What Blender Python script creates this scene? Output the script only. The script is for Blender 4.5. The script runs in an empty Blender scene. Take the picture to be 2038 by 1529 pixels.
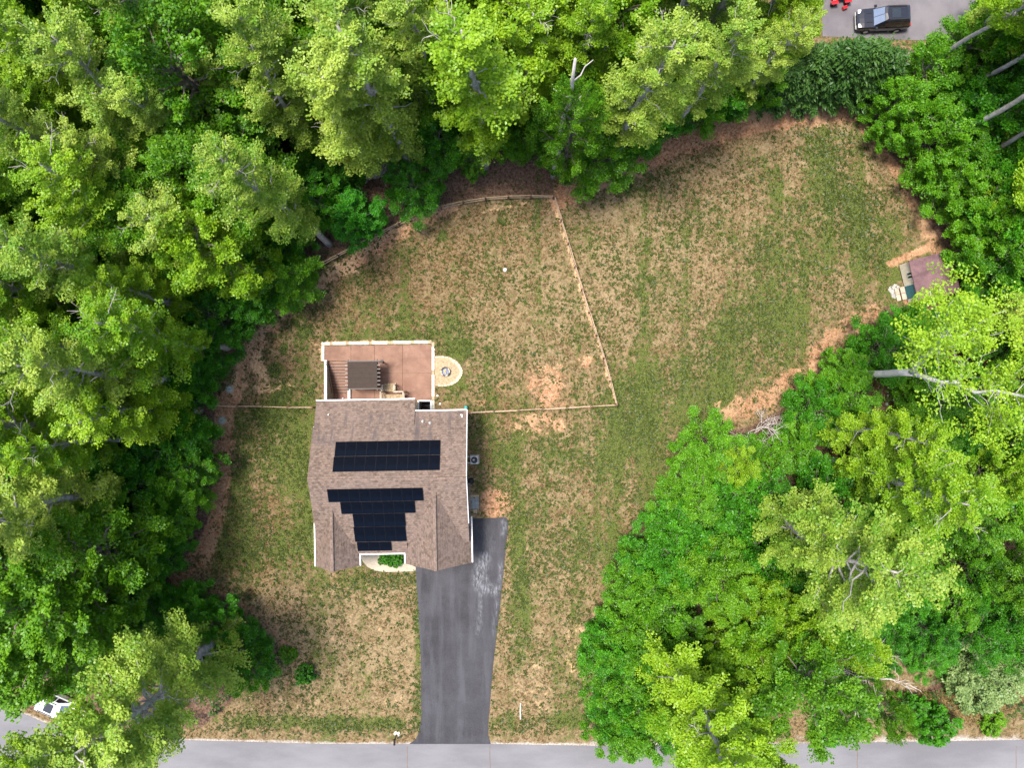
import bpy, math, random
import numpy as np
from mathutils import Vector, Matrix

# ------------------------------------------------------------------ camera, sky, sun, exposure
scene = bpy.context.scene
CAM_H = 66.0                     # metres above the lawn
FOC = 1415.0                     # focal length in units of the 2038 px wide plan
def R(d): return math.radians(d)

cam_d = bpy.data.cameras.new('camera'); cam = bpy.data.objects.new('camera', cam_d)
scene.collection.objects.link(cam)
cam.location = (0, 0, CAM_H); cam.rotation_euler = (0, 0, 0)
cam_d.sensor_width = 36.0; cam_d.lens = FOC / 2038.0 * 36.0
cam_d.clip_start = 1.0; cam_d.clip_end = 3000.0
scene.camera = cam

SUN_EL = R(74); SUN_AZ = math.atan2(-0.93, 0.36)        # clockwise from +Y: west-north-west
world = bpy.data.worlds.new('World'); scene.world = world; world.use_nodes = True
wn = world.node_tree
for n in list(wn.nodes): wn.nodes.remove(n)
sky = wn.nodes.new('ShaderNodeTexSky'); sky.sky_type = 'NISHITA'; sky.sun_disc = False
sky.sun_elevation = SUN_EL; sky.sun_rotation = SUN_AZ; sky.air_density = 1.0; sky.dust_density = 3.0; sky.ozone_density = 1.0
bg = wn.nodes.new('ShaderNodeBackground'); bg.inputs[1].default_value = 0.15
wo = wn.nodes.new('ShaderNodeOutputWorld')
wn.links.new(sky.outputs[0], bg.inputs[0]); wn.links.new(bg.outputs[0], wo.inputs[0])

sd = bpy.data.lights.new('sun', 'SUN'); sd.energy = 3.0; sd.angle = R(14); sd.color = (1.0, 0.95, 0.87)
sun = bpy.data.objects.new('sun', sd); scene.collection.objects.link(sun)
S = Vector((math.sin(SUN_AZ) * math.cos(SUN_EL), math.cos(SUN_AZ) * math.cos(SUN_EL), math.sin(SUN_EL)))
sun.rotation_euler = S.to_track_quat('Z', 'Y').to_euler(); sun.location = (-40, 20, 90)

vs = scene.view_settings
vs.view_transform = 'Standard'; vs.look = 'None'; vs.gamma = 1.0; vs.use_curve_mapping = False
vs.exposure = 1.06
scene.cycles.use_denoising = True
scene.cycles.max_bounces = 6; scene.cycles.diffuse_bounces = 3; scene.cycles.transmission_bounces = 4
scene.cycles.glossy_bounces = 2; scene.cycles.transparent_max_bounces = 4

# ------------------------------------------------------------------ helpers
C = scene.collection
random.seed(7); rng = np.random.default_rng(7)
def G(px, py, z=0.0):
    """plan position (the photo's pixel grid) of a point at height z -> metres"""
    s = (CAM_H - z) / FOC
    return ((px - 1019.0) * s, (764.5 - py) * s)

def tag(o, label=None, cat=None, group=None, kind=None):
    if label: o['label'] = label
    if cat: o['category'] = cat
    if group: o['group'] = group
    if kind: o['kind'] = kind
    return o
def empty(name, loc=(0, 0, 0), rz=0.0, label=None, cat=None, group=None, kind=None, parent=None):
    o = bpy.data.objects.new(name, None); C.objects.link(o)
    o.location = loc; o.rotation_euler = (0, 0, rz); o.empty_display_size = 0.3
    if parent: o.parent = parent
    return tag(o, label, cat, group, kind)

class MB:
    def __init__(s): s.v = []; s.f = []; s.mi = []
    def add(s, vs, fs, mi=0):
        b = len(s.v); s.v += [tuple(p) for p in vs]
        s.f += [tuple(b + i for i in q) for q in fs]; s.mi += [mi] * len(fs); return s
    def box(s, x0, x1, y0, y1, z0, z1, mi=0):
        return s.add([(x0,y0,z0),(x1,y0,z0),(x1,y1,z0),(x0,y1,z0),(x0,y0,z1),(x1,y0,z1),(x1,y1,z1),(x0,y1,z1)],
                     [(3,2,1,0),(4,5,6,7),(0,1,5,4),(1,2,6,5),(2,3,7,6),(3,0,4,7)], mi)
    def bar(s, a, b, w, h, mi=0, up=(0,0,1)):
        a = Vector(a); b = Vector(b); d = (b - a).normalized(); u = Vector(up)
        if abs(d.dot(u)) > 0.95: u = Vector((1, 0, 0))
        r = d.cross(u).normalized(); u = r.cross(d).normalized()
        r *= w / 2; u *= h / 2
        vs = [a-r-u, a+r-u, a+r+u, a-r+u, b-r-u, b+r-u, b+r+u, b-r+u]
        return s.add(vs, [(0,1,2,3),(7,6,5,4),(1,0,4,5),(2,1,5,6),(3,2,6,7),(0,3,7,4)], mi)
    def prism(s, pts, z0, z1, mi=0):
        n = len(pts)
        a = sum(pts[i][0]*pts[(i+1)%n][1]-pts[(i+1)%n][0]*pts[i][1] for i in range(n))
        if a < 0: pts = pts[::-1]
        vs = [(x, y, z0) for x, y in pts] + [(x, y, z1) for x, y in pts]
        fs = [tuple(range(n-1, -1, -1)), tuple(range(n, 2*n))] + [(i, (i+1)%n, n+(i+1)%n, n+i) for i in range(n)]
        return s.add(vs, fs, mi)
    def slab3(s, pts, t, mi=0):
        """solid sheet from a 3-D planar polygon, thickness t downward"""
        n = len(pts); vs = [tuple(p) for p in pts] + [(p[0], p[1], p[2]-t) for p in pts]
        fs = [tuple(range(n)), tuple(range(2*n-1, n-1, -1))] + [(i, n+i, n+(i+1)%n, (i+1)%n) for i in range(n)]
        return s.add(vs, fs, mi)
    def lathe(s, prof, c=(0,0,0), seg=20, mi=0, axis='z'):
        """prof: list of (r, h); closed ends when r == 0"""
        vs = []; fs = []; n = len(prof)
        for k in range(seg):
            a = 2*math.pi*k/seg; ca, sa = math.cos(a), math.sin(a)
            for r, h in prof:
                p = (r*ca, r*sa, h) if axis == 'z' else ((r*ca, h, r*sa) if axis == 'y' else (h, r*ca, r*sa))
                vs.append((c[0]+p[0], c[1]+p[1], c[2]+p[2]))
        for k in range(seg):
            k2 = (k+1) % seg
            for i in range(n-1):
                q = (k*n+i, k2*n+i, k2*n+i+1, k*n+i+1)
                fs.append(q if axis != 'y' else q[::-1])
        return s.add(vs, fs, mi)
    def tube(s, pts, rad, sides=6, mi=0):
        pts = [Vector(p) for p in pts]; n = len(pts)
        if not hasattr(rad, '__len__'): rad = [rad]*n
        vs = []; fs = []
        ref = Vector((0.31, 0.87, 0.37))
        for i, p in enumerate(pts):
            d = (pts[min(i+1, n-1)] - pts[max(i-1, 0)]).normalized()
            a = d.cross(ref).normalized(); b = d.cross(a)
            for k in range(sides):
                t = 2*math.pi*k/sides
                vs.append(p + (a*math.cos(t) + b*math.sin(t))*rad[i])
        for i in range(n-1):
            for k in range(sides):
                k2 = (k+1) % sides
                fs.append((i*sides+k, (i+1)*sides+k, (i+1)*sides+k2, i*sides+k2))
        fs.append(tuple(range(sides))); fs.append(tuple((n-1)*sides+k for k in reversed(range(sides))))
        return s.add(vs, fs, mi)
    def mesh(s, name, mats, smooth=False):
        me = bpy.data.meshes.new(name); me.from_pydata(s.v, [], s.f)
        for m in (mats if isinstance(mats, (list, tuple)) else [mats]): me.materials.append(m)
        me.polygons.foreach_set('material_index', s.mi)
        if smooth: me.polygons.foreach_set('use_smooth', [True]*len(s.f))
        me.update(); return me
    def build(s, name, mats, parent=None, smooth=False, **kw):
        o = bpy.data.objects.new(name, s.mesh(name, mats, smooth)); C.objects.link(o)
        if parent: o.parent = parent
        return tag(o, **kw)
def place(name, me, parent=None, loc=(0,0,0), rz=0.0, sc=1.0):
    o = bpy.data.objects.new(name, me); C.objects.link(o); o.location = loc; o.rotation_euler = (0, 0, rz)
    o.scale = (sc, sc, sc) if not hasattr(sc, '__len__') else sc
    if parent: o.parent = parent
    return o

# ------------------------------------------------------------------ materials
class NT:
    def __init__(s, name):
        s.m = bpy.data.materials.new(name); s.m.use_nodes = True; s.t = s.m.node_tree
        for n in list(s.t.nodes): s.t.nodes.remove(n)
        s.out = s.t.nodes.new('ShaderNodeOutputMaterial')
    def n(s, typ, ins=None, **props):
        nd = s.t.nodes.new('ShaderNode' + typ)
        for k, v in props.items(): setattr(nd, k, v)
        for k, v in (ins or {}).items(): s.set(nd.inputs[k], v)
        return nd
    def set(s, sock, v):
        if isinstance(v, bpy.types.NodeSocket): s.t.links.new(v, sock)
        elif isinstance(v, bpy.types.Node): s.t.links.new(v.outputs[0], sock)
        elif isinstance(v, (tuple, list)) and len(v) == 3 and sock.type == 'RGBA': sock.default_value = (*v, 1)
        else: sock.default_value = v
    def math(s, op, a, b=None, clamp=False):
        nd = s.t.nodes.new('ShaderNodeMath'); nd.operation = op; nd.use_clamp = clamp
        s.set(nd.inputs[0], a)
        if b is not None: s.set(nd.inputs[1], b)
        return nd.outputs[0]
    def step(s, v, lo, hi, a=0.0, b=1.0):
        nd = s.t.nodes.new('ShaderNodeMapRange'); nd.interpolation_type = 'SMOOTHSTEP'
        s.set(nd.inputs[0], v); nd.inputs[1].default_value = lo; nd.inputs[2].default_value = hi
        nd.inputs[3].default_value = a; nd.inputs[4].default_value = b
        return nd.outputs[0]
    def mix(s, f, a, b):
        nd = s.t.nodes.new('ShaderNodeMix'); nd.data_type = 'RGBA'
        s.set(nd.inputs[0], f); s.set(nd.inputs[6], a); s.set(nd.inputs[7], b); return nd.outputs[2]
    def coords(s, scale=(1,1,1), rot=(0,0,0)):
        tc = s.t.nodes.new('ShaderNodeTexCoord'); mp = s.t.nodes.new('ShaderNodeMapping')
        mp.inputs['Scale'].default_value = scale; mp.inputs['Rotation'].default_value = rot
        s.t.links.new(tc.outputs['Object'], mp.inputs[0]); return mp.outputs[0]
    def noise(s, scale, detail=4, rough=0.6, vec=None, dist=0.0):
        nd = s.n('TexNoise'); nd.inputs['Scale'].default_value = scale; nd.inputs['Detail'].default_value = detail
        nd.inputs['Roughness'].default_value = rough; nd.inputs['Distortion'].default_value = dist
        s.set(nd.inputs['Vector'], vec if vec is not None else s.coords()); return nd.outputs[0]
    def attr(s, name):
        nd = s.n('Attribute'); nd.attribute_name = name; return nd.outputs['Fac']
    def bsdf(s, col, rough=0.7, metal=0.0, spec=0.3, bump=None, bs=0.3, bd=0.02, coat=0.0):
        b = s.n('BsdfPrincipled'); s.set(b.inputs['Base Color'], col); s.set(b.inputs['Roughness'], rough)
        b.inputs['Metallic'].default_value = metal; b.inputs['Specular IOR Level'].default_value = spec
        b.inputs['Coat Weight'].default_value = coat
        if bump is not None:
            bn = s.n('Bump', {'Strength': bs, 'Distance': bd, 'Height': bump}); s.t.links.new(bn.outputs[0], b.inputs['Normal'])
        s.t.links.new(b.outputs[0], s.out.inputs[0]); return s.m

def plain(name, col, rough=0.7, var=0.25, scale=3.0, metal=0.0, spec=0.3, coat=0.0, bs=0.15):
    t = NT(name); n = t.noise(scale, 5, 0.65)
    lo = tuple(c*(1-var) for c in col); hi = tuple(min(1, c*(1+var)) for c in col)
    oi = t.n('ObjectInfo').outputs['Random']
    f = t.math('ADD', t.step(n, 0.28, 0.72), t.math('MULTIPLY', t.math('SUBTRACT', oi, 0.5), 0.35), True)
    return t.bsdf(t.mix(f, lo, hi), rough, metal, spec, bump=n, bs=bs, bd=0.01, coat=coat)

M = {}
M['white'] = plain('white_paint', (0.80, 0.80, 0.79), 0.5, 0.05)
M['siding'] = plain('cream_siding', (0.62, 0.57, 0.48), 0.6, 0.06)
M['trimwood'] = plain('weathered_pine', (0.42, 0.35, 0.27), 0.8, 0.3, 6)
M['treadwood'] = plain('worn_deck_boards', (0.36, 0.27, 0.16), 0.85, 0.35, 5)
M['fence'] = plain('split_rail_timber', (0.40, 0.28, 0.185), 0.85, 0.3, 5)
M['fencepost'] = plain('fence_post_timber', (0.16, 0.10, 0.065), 0.9, 0.3, 6)
M['darkmetal'] = plain('dark_bronze_metal', (0.028, 0.024, 0.024), 0.45, 0.15, metal=0.2)
M['fabric'] = plain('brown_canopy_cloth', (0.050, 0.036, 0.029), 0.9, 0.10, 5)
M['concrete'] = plain('pale_concrete', (0.40, 0.345, 0.265), 0.85, 0.10, 2.0)
M['coping'] = plain('white_coping_stone', (0.60, 0.55, 0.46), 0.8, 0.12, 4)
M['paver'] = plain('tan_paver', (0.38, 0.30, 0.20), 0.85, 0.2, 6)
M['lid'] = plain('grey_green_concrete_lid', (0.33, 0.36, 0.30), 0.85, 0.15, 5)
M['grey'] = plain('grey_sheet_metal', (0.42, 0.41, 0.40), 0.5, 0.08, metal=0.1)
M['slate'] = plain('grey_green_paver', (0.23, 0.25, 0.25), 0.8, 0.2, 6)
M['black'] = plain('black_plastic', (0.012, 0.012, 0.014), 0.5, 0.2)
M['charred'] = plain('charred_steel', (0.05, 0.05, 0.06), 0.6, 0.4, 8)
M['ash'] = plain('blue_grey_ash', (0.20, 0.22, 0.30), 0.9, 0.4, 9)
M['firewood'] = plain('split_firewood', (0.60, 0.40, 0.16), 0.9, 0.3, 7)
M['teal'] = plain('teal_paint', (0.035, 0.16, 0.19), 0.6, 0.1)
M['tealbin'] = plain('teal_plastic', (0.04, 0.30, 0.27), 0.5, 0.1)
M['bluetarp'] = plain('dark_blue_tarp', (0.02, 0.03, 0.07), 0.6, 0.25)
M['clearlamp'] = plain('pale_lamp_lens', (0.75, 0.77, 0.8), 0.15, 0.03, spec=0.6)
M['redlamp'] = plain('red_lamp_lens', (0.35, 0.01, 0.01), 0.2, 0.05, spec=0.6)
M['red'] = plain('red_gloss_plastic', (0.45, 0.012, 0.015), 0.3, 0.1, coat=0.6)
M['glass'] = plain('dark_window_glass', (0.02, 0.025, 0.03), 0.06, 0.05, spec=0.8)
M['windscreen'] = plain('sky_reflecting_glass', (0.36, 0.39, 0.43), 0.08, 0.05, spec=1.0, metal=0.9)
M['rubber'] = plain('tyre_rubber', (0.015, 0.015, 0.016), 0.85, 0.2)
M['rim'] = plain('alloy_rim', (0.50, 0.50, 0.52), 0.3, 0.05, metal=0.9)
M['blackpaint'] = plain('black_car_paint', (0.012, 0.012, 0.017), 0.22, 0.1, coat=1.0, bs=0.0)
M['whitepaint'] = plain('white_car_paint', (0.78, 0.80, 0.82), 0.25, 0.02, coat=1.0, bs=0.0)
M['cream'] = plain('cream_boards', (0.74, 0.65, 0.51), 0.75, 0.10, 4)
M['bark'] = plain('pale_grey_bark', (0.36, 0.33, 0.31), 0.9, 0.35, 3)
M['whitebark'] = plain('white_sycamore_bark', (0.54, 0.52, 0.49), 0.85, 0.18, 2)
M['barkdark'] = plain('brown_grey_bark', (0.17, 0.14, 0.12), 0.9, 0.35, 3)
M['deadwood'] = plain('bleached_dead_wood', (0.50, 0.45, 0.42), 0.9, 0.2, 3)
M['stone'] = plain('field_stone', (0.55, 0.46, 0.34), 0.9, 0.25, 6)
M['whitegravel'] = plain('white_gravel', (0.46, 0.44, 0.42), 0.9, 0.2, 12)
M['tangravel'] = plain('tan_pea_gravel', (0.33, 0.25, 0.155), 0.9, 0.35, 5)
M['panelframe'] = plain('panel_frame', (0.008, 0.008, 0.010), 0.5, 0.1)

def make_solar():
    t = NT('solar_cell_glass')
    br = t.n('TexBrick', {'Vector': t.coords((1, 1, 1)), 'Color1': (0.002, 0.003, 0.006), 'Color2': (0.003, 0.004, 0.008), 'Mortar': (0.004, 0.005, 0.009),
                          'Scale': 1.0, 'Mortar Size': 0.006, 'Brick Width': 0.16, 'Row Height': 0.16}, offset=0.0)
    n = t.noise(0.7, 2)
    return t.bsdf(t.mix(t.step(n, 0.4, 0.7, 0, 0.5), br.outputs[0], (0.003, 0.007, 0.015)), 0.3, 0, 0.05)
M['solar'] = make_solar()

def make_shingle(name, rot):
    t = NT(name)
    v = t.coords((1, 1, 1), (0, 0, rot))
    br = t.n('TexBrick', {'Vector': v, 'Color1': (0.058, 0.041, 0.032), 'Color2': (0.190, 0.136, 0.106), 'Mortar': (0.07, 0.052, 0.047),
                          'Scale': 1.0, 'Mortar Size': 0.014, 'Mortar Smooth': 0.4, 'Bias': 0.1, 'Brick Width': 0.24, 'Row Height': 0.19}, offset=0.43)
    fine = t.noise(5.5, 4, 0.75, t.coords((0.55, 1.9, 1) if rot == 0 else (1.9, 0.55, 1))); big = t.noise(0.45, 4, 0.6)
    col = t.mix(t.step(fine, 0.36, 0.66, 0, 0.6), br.outputs[0], (0.245, 0.180, 0.143))
    col = t.mix(t.step(big, 0.35, 0.75, 0, 0.35), col, (0.20, 0.15, 0.14))
    # rain streaks of dark algae low on the rear slope
    st = t.noise(1.0, 4, 0.6, t.coords((1.5, 0.22, 0.2)))
    low = t.n('SeparateXYZ', {0: t.n('TexCoord').outputs['Object']}).outputs[1]
    zone = t.math('MULTIPLY', t.step(low, 2.2, 3.6), t.step(low, 5.9, 4.6))
    k = t.math('MULTIPLY', t.step(st, 0.47, 0.68), t.math('MULTIPLY', zone, 0.9 if rot == 0 else 0.0))
    col = t.mix(k, col, (0.085, 0.07, 0.07))
    return t.bsdf(col, 0.9, 0, 0.2, bump=br.outputs['Fac'], bs=0.25, bd=0.02)
M['shingle'] = make_shingle('brown_shingles_across', 0.0)
M['shingle_gable'] = make_shingle('brown_shingles_gable', R(90))
def make_shedroof():
    t = NT('plum_brown_shingles'); n = t.noise(1.5, 5, 0.7); f = t.noise(14, 3)
    col = t.mix(t.step(n, 0.3, 0.7), (0.11, 0.062, 0.070), (0.20, 0.115, 0.12))
    return t.bsdf(t.mix(t.step(f, 0.4, 0.7, 0, 0.4), col, (0.08, 0.05, 0.05)), 0.9, bump=f, bs=0.3)
M['shedroof'] = make_shedroof()

def make_patio():
    t = NT('terracotta_stained_concrete'); n = t.noise(0.55, 6, 0.65); f = t.noise(7, 5, 0.7); g = t.noise(1.3, 3)
    col = t.mix(t.step(n, 0.3, 0.7), (0.170, 0.085, 0.055), (0.275, 0.152, 0.104))
    col = t.mix(t.step(g, 0.55, 0.8, 0, 0.45), col, (0.31, 0.20, 0.155))
    return t.bsdf(t.mix(t.step(f, 0.35, 0.75, 0, 0.3), col, (0.16, 0.075, 0.055)), 0.65, bump=f, bs=0.1)
M['patio'] = make_patio()
M['darkstair'] = plain('stair_concrete', (0.23, 0.125, 0.095), 0.8, 0.25, 3)

def make_asphalt():
    t = NT('fresh_driveway_asphalt'); f = t.noise(18, 4, 0.8); n = t.noise(0.35, 5, 0.6)
    st = t.noise(1.0, 4, 0.6, t.coords((1.1, 0.12, 1)))
    col = t.mix(t.step(n, 0.3, 0.72), (0.026, 0.025, 0.028), (0.052, 0.050, 0.057))
    col = t.mix(t.step(st, 0.42, 0.68, 0, 0.55), col, (0.075, 0.073, 0.083))
    ch = t.math('MULTIPLY', t.attr('chalk'), t.step(t.noise(3.2, 6, 0.8, t.coords((1.8, 0.6, 1))), 0.40, 0.66))
    col = t.mix(ch, col, (0.30, 0.31, 0.34))
    col = t.mix(t.math('MULTIPLY', t.attr('patch'), 0.75), col, (0.035, 0.034, 0.039))
    return t.bsdf(t.mix(t.step(f, 0.4, 0.75, 0, 0.25), col, (0.15, 0.15, 0.16)), 0.85, bump=f, bs=0.25)
M['asphalt'] = make_asphalt()
def make_road():
    t = NT('worn_road_asphalt'); f = t.noise(16, 4, 0.8); n = t.noise(0.18, 5, 0.6, t.coords((0.5, 1.6, 1)))
    col = t.mix(t.step(n, 0.3, 0.7), (0.130, 0.126, 0.134), (0.190, 0.185, 0.195))
    col = t.mix(t.step(f, 0.5, 0.8, 0, 0.4), col, (0.28, 0.27, 0.28))
    return t.bsdf(t.mix(t.step(f, 0.45, 0.25, 0, 0.4), col, (0.13, 0.125, 0.14)), 0.9, bump=f, bs=0.25)
M['road'] = make_road()
def make_road2():
    t = NT('neighbour_drive_asphalt'); f = t.noise(16, 4, 0.8); n = t.noise(0.3, 5, 0.6)
    col = t.mix(t.step(n, 0.3, 0.7), (0.105, 0.096, 0.105), (0.165, 0.152, 0.162))
    return t.bsdf(t.mix(t.step(f, 0.5, 0.8, 0, 0.35), col, (0.30, 0.29, 0.30)), 0.9, bump=f, bs=0.2)
M['drive2'] = make_road2()

def make_ground():
    t = NT('lawn_and_soil')
    a = {k: t.attr(k) for k in ('green', 'clay', 'sand', 'litter', 'gravel', 'straw')}
    v = t.coords()
    n_big = t.noise(0.16, 5, 0.62, v, 0.6); n_mid = t.noise(0.8, 6, 0.68, v, 0.5); n_tuft = t.noise(1.9, 5, 0.70, v, 0.7)
    n_fine = t.noise(4.2, 4, 0.72, v, 0.9); n_x = t.noise(9, 3, 0.75, v, 0.5)
    # dry grass
    straw = t.mix(t.step(n_fine, 0.38, 0.60), (0.068, 0.048, 0.020), (0.275, 0.202, 0.108))
    straw = t.mix(t.step(n_mid, 0.35, 0.7, 0, 0.45), straw, (0.30, 0.222, 0.130))
    brown = t.mix(t.step(n_fine, 0.38, 0.62), (0.058, 0.038, 0.016), (0.21, 0.138, 0.068))
    base = t.mix(t.math('ADD', a['straw'], t.math('MULTIPLY', t.math('SUBTRACT', n_mid, 0.5), 2.6), True), brown, straw)
    # living grass: patches break up at tuft size
    gn = t.math('ADD', t.math('MULTIPLY', t.math('SUBTRACT', n_tuft, 0.5), 2.3), t.math('MULTIPLY', t.math('SUBTRACT', n_fine, 0.5), 1.7))
    mow = t.noise(1.0, 3, 0.5, t.coords((0.55, 0.035, 1), (0, 0, R(-36))))
    gv = t.math('ADD', t.math('ADD', t.math('ADD', a['green'], t.math('MULTIPLY', t.math('SUBTRACT', mow, 0.5), 1.5)), gn), t.math('MULTIPLY', t.math('SUBTRACT', n_big, 0.5), 1.5))
    gcol = t.mix(t.step(n_x, 0.38, 0.62), (0.030, 0.046, 0.009), (0.135, 0.150, 0.040))
    gcol = t.mix(t.step(n_mid, 0.4, 0.7, 0, 0.6), gcol, (0.066, 0.098, 0.018))
    col = t.mix(t.step(gv, 0.38, 0.72), base, gcol)
    # sand, clay, litter and gravel with broken edges
    def broke(m, k=1.3):
        return t.step(t.math('ADD', m, t.math('MULTIPLY', t.math('SUBTRACT', t.math('MULTIPLY', t.math('ADD', n_mid, n_tuft), 0.5), 0.5), k)), 0.34, 0.60)
    scol = t.mix(t.step(n_fine, 0.36, 0.62), (0.34, 0.205, 0.105), (0.62, 0.41, 0.235))
    col = t.mix(t.math('MULTIPLY', broke(a['sand'], 2.2), 0.9), col, scol)
    ccol = t.mix(t.step(n_fine, 0.36, 0.64), (0.21, 0.088, 0.042), (0.46, 0.262, 0.158))
    ccol = t.mix(t.step(n_big, 0.5, 0.7, 0, 0.7), ccol, (0.56, 0.36, 0.22))
    col = t.mix(t.math('MULTIPLY', broke(a['clay'], 2.8), 0.8), col, ccol)
    lcol = t.mix(t.step(n_fine, 0.3, 0.7), (0.045, 0.026, 0.018), (0.20, 0.125, 0.085))
    col = t.mix(broke(a['litter'], 0.8), col, lcol)
    vcol = t.mix(t.step(n_x, 0.3, 0.7), (0.20, 0.17, 0.14), (0.50, 0.45, 0.40))
    col = t.mix(broke(a['gravel'], 1.0), col, vcol)
    h = t.math('ADD', n_fine, t.math('MULTIPLY', n_x, 0.5))
    return t.bsdf(col, 0.95, 0, 0.1, bump=h, bs=0.6, bd=0.08)
M['ground'] = make_ground()

def make_leaf(name, dark, light, trans=0.38, hue=0.35):
    t = NT(name)
    oi = t.n('ObjectInfo').outputs['Random']; ti = t.attr('tint')
    f = t.math('ADD', t.math('MULTIPLY', ti, 1.0 - hue), t.math('MULTIPLY', oi, hue), True)
    col = t.mix(f, dark, light)
    d = t.n('BsdfDiffuse', {'Color': col}); tr = t.n('BsdfTranslucent', {'Color': t.mix(0.5, col, light)})
    g = t.n('BsdfGlossy', {'Color': (0.9, 0.95, 1.0), 'Roughness': 0.42})
    m1 = t.n('MixShader', {0: trans, 1: d.outputs[0], 2: tr.outputs[0]})
    m2 = t.n('MixShader', {0: 0.018, 1: m1.outputs[0], 2: g.outputs[0]})
    t.t.links.new(m2.outputs[0], t.out.inputs[0]); return t.m
M['leaf_pale'] = make_leaf('pale_poplar_leaves', (0.095, 0.255, 0.012), (0.46, 0.56, 0.085))
M['leaf_gold'] = make_leaf('yellow_green_leaves', (0.095, 0.265, 0.006), (0.36, 0.53, 0.024))
M['leaf_mid'] = make_leaf('mid_green_leaves', (0.032, 0.140, 0.005), (0.21, 0.43, 0.016))
M['leaf_vivid'] = make_leaf('deep_green_leaves', (0.011, 0.090, 0.004), (0.115, 0.39, 0.014))
M['leaf_fresh'] = make_leaf('fresh_green_leaves', (0.022, 0.115, 0.004), (0.195, 0.46, 0.016))
M['leaf_round'] = make_leaf('emerald_leaves', (0.022, 0.165, 0.008), (0.11, 0.44, 0.022))
M['leaf_dark'] = make_leaf('dark_conifer_sprays', (0.018, 0.070, 0.010), (0.095, 0.20, 0.035), 0.2)
M['leaf_white'] = make_leaf('pale_blossom_leaves', (0.085, 0.19, 0.035), (0.34, 0.45, 0.17))
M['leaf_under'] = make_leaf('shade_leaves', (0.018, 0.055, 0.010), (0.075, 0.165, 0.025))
M['grassblade'] = make_leaf('grass_blades', (0.016, 0.036, 0.006), (0.098, 0.125, 0.018), 0.25)
M['drygrass'] = make_leaf('dry_grass_blades', (0.22, 0.15, 0.06), (0.50, 0.37, 0.17), 0.25)

# ------------------------------------------------------------------ plan shapes (photo grid) and masks
def in_poly(poly, X, Y):
    X = np.asarray(X, float); Y = np.asarray(Y, float); ins = np.zeros(X.shape, bool); n = len(poly)
    for i in range(n):
        x0, y0 = poly[i]; x1, y1 = poly[(i+1) % n]
        c = (y0 > Y) != (y1 > Y)
        with np.errstate(divide='ignore', invalid='ignore'):
            xi = (x1-x0)*(Y-y0)/((y1-y0) if y1 != y0 else 1e-9)+x0
        ins ^= c & (X < xi)
    return ins
def pdist(pts, X, Y, closed=False):
    X = np.asarray(X, float); Y = np.asarray(Y, float); d = np.full(X.shape, 1e9)
    P = list(pts) + ([pts[0]] if closed else [])
    for (x0, y0), (x1, y1) in zip(P[:-1], P[1:]):
        dx, dy = x1-x0, y1-y0; L = dx*dx+dy*dy+1e-9
        t = np.clip(((X-x0)*dx+(Y-y0)*dy)/L, 0, 1)
        d = np.minimum(d, np.hypot(X-x0-t*dx, Y-y0-t*dy))
    return d
def sstep(a, b, x):
    t = np.clip((x-a)/(b-a), 0, 1); return t*t*(3-2*t)

CLEAR = [(330,1140),(390,1090),(420,1020),(425,900),(430,760),(480,690),(530,620),(600,560),(590,500),(640,450),(740,370),(850,330),
         (960,325),(1090,335),(1130,360),(1250,320),(1330,270),(1430,225),(1540,205),(1700,200),(1740,270),(1800,340),(1830,420),
         (1865,470),(1890,520),(1870,600),(1760,610),(1740,640),(1690,700),(1620,740),(1600,790),(1490,850),(1400,865),(1345,905),
         (1320,960),(1290,1030),(1250,1100),(1215,1180),(1165,1260),(1180,1330),(1205,1400),(1250,1450),(1420,1470),(2300,1450),
         (2300,1800),(-300,1800),(-300,1380),(0,1390),(90,1425),(280,1455),(400,1450),(450,1410),(500,1345),(535,1300),(490,1235),(440,1185),(350,1175)]
TOPFIELD = [(1440,-200),(1450,-10),(1520,70),(1640,92),(1860,96),(1960,40),(2010,-200)]
CLEARINGS = [(1610,1430,80,50), (1760,1345,95,38), (1880,1440,200,30)]

# ------------------------------------------------------------------ ground
holes = [(G(648,0)[0], G(697,0)[0], -1.75, G(0,719)[1]), (G(834,0)[0], G(857,0)[0], -2.72, G(0,799)[1])]
def lines(lo, hi, step, extra, far):
    a = list(np.arange(lo, hi+1e-6, step)); a = [x for x in a if all(abs(x-e) > step*0.4 for e in extra)] + list(extra)
    return np.array(sorted(a + [-f for f in far] + list(far)))
gx = lines(-56, 56, 0.35, [h[0] for h in holes]+[h[1] for h in holes], [70, 110, 200, 500])
gy = lines(-44, 44, 0.35, [h[2] for h in holes]+[h[3] for h in holes], [60, 110, 200, 500])
XX, YY = np.meshgrid(gx, gy); PX = XX*FOC/CAM_H+1019; PY = 764.5-YY*FOC/CAM_H
def blob(cx, cy, rx, ry, ang=0.0, soft=0.5):
    a = R(ang); dx, dy = PX-cx, PY-cy
    u = dx*math.cos(a)+dy*math.sin(a); v = -dx*math.sin(a)+dy*math.cos(a)
    return sstep(1+soft, 1-soft, np.hypot(u/rx, v/ry))
def path(pts, r, soft): return sstep(r+soft, max(r-soft, 0), pdist(pts, PX, PY))

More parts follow.
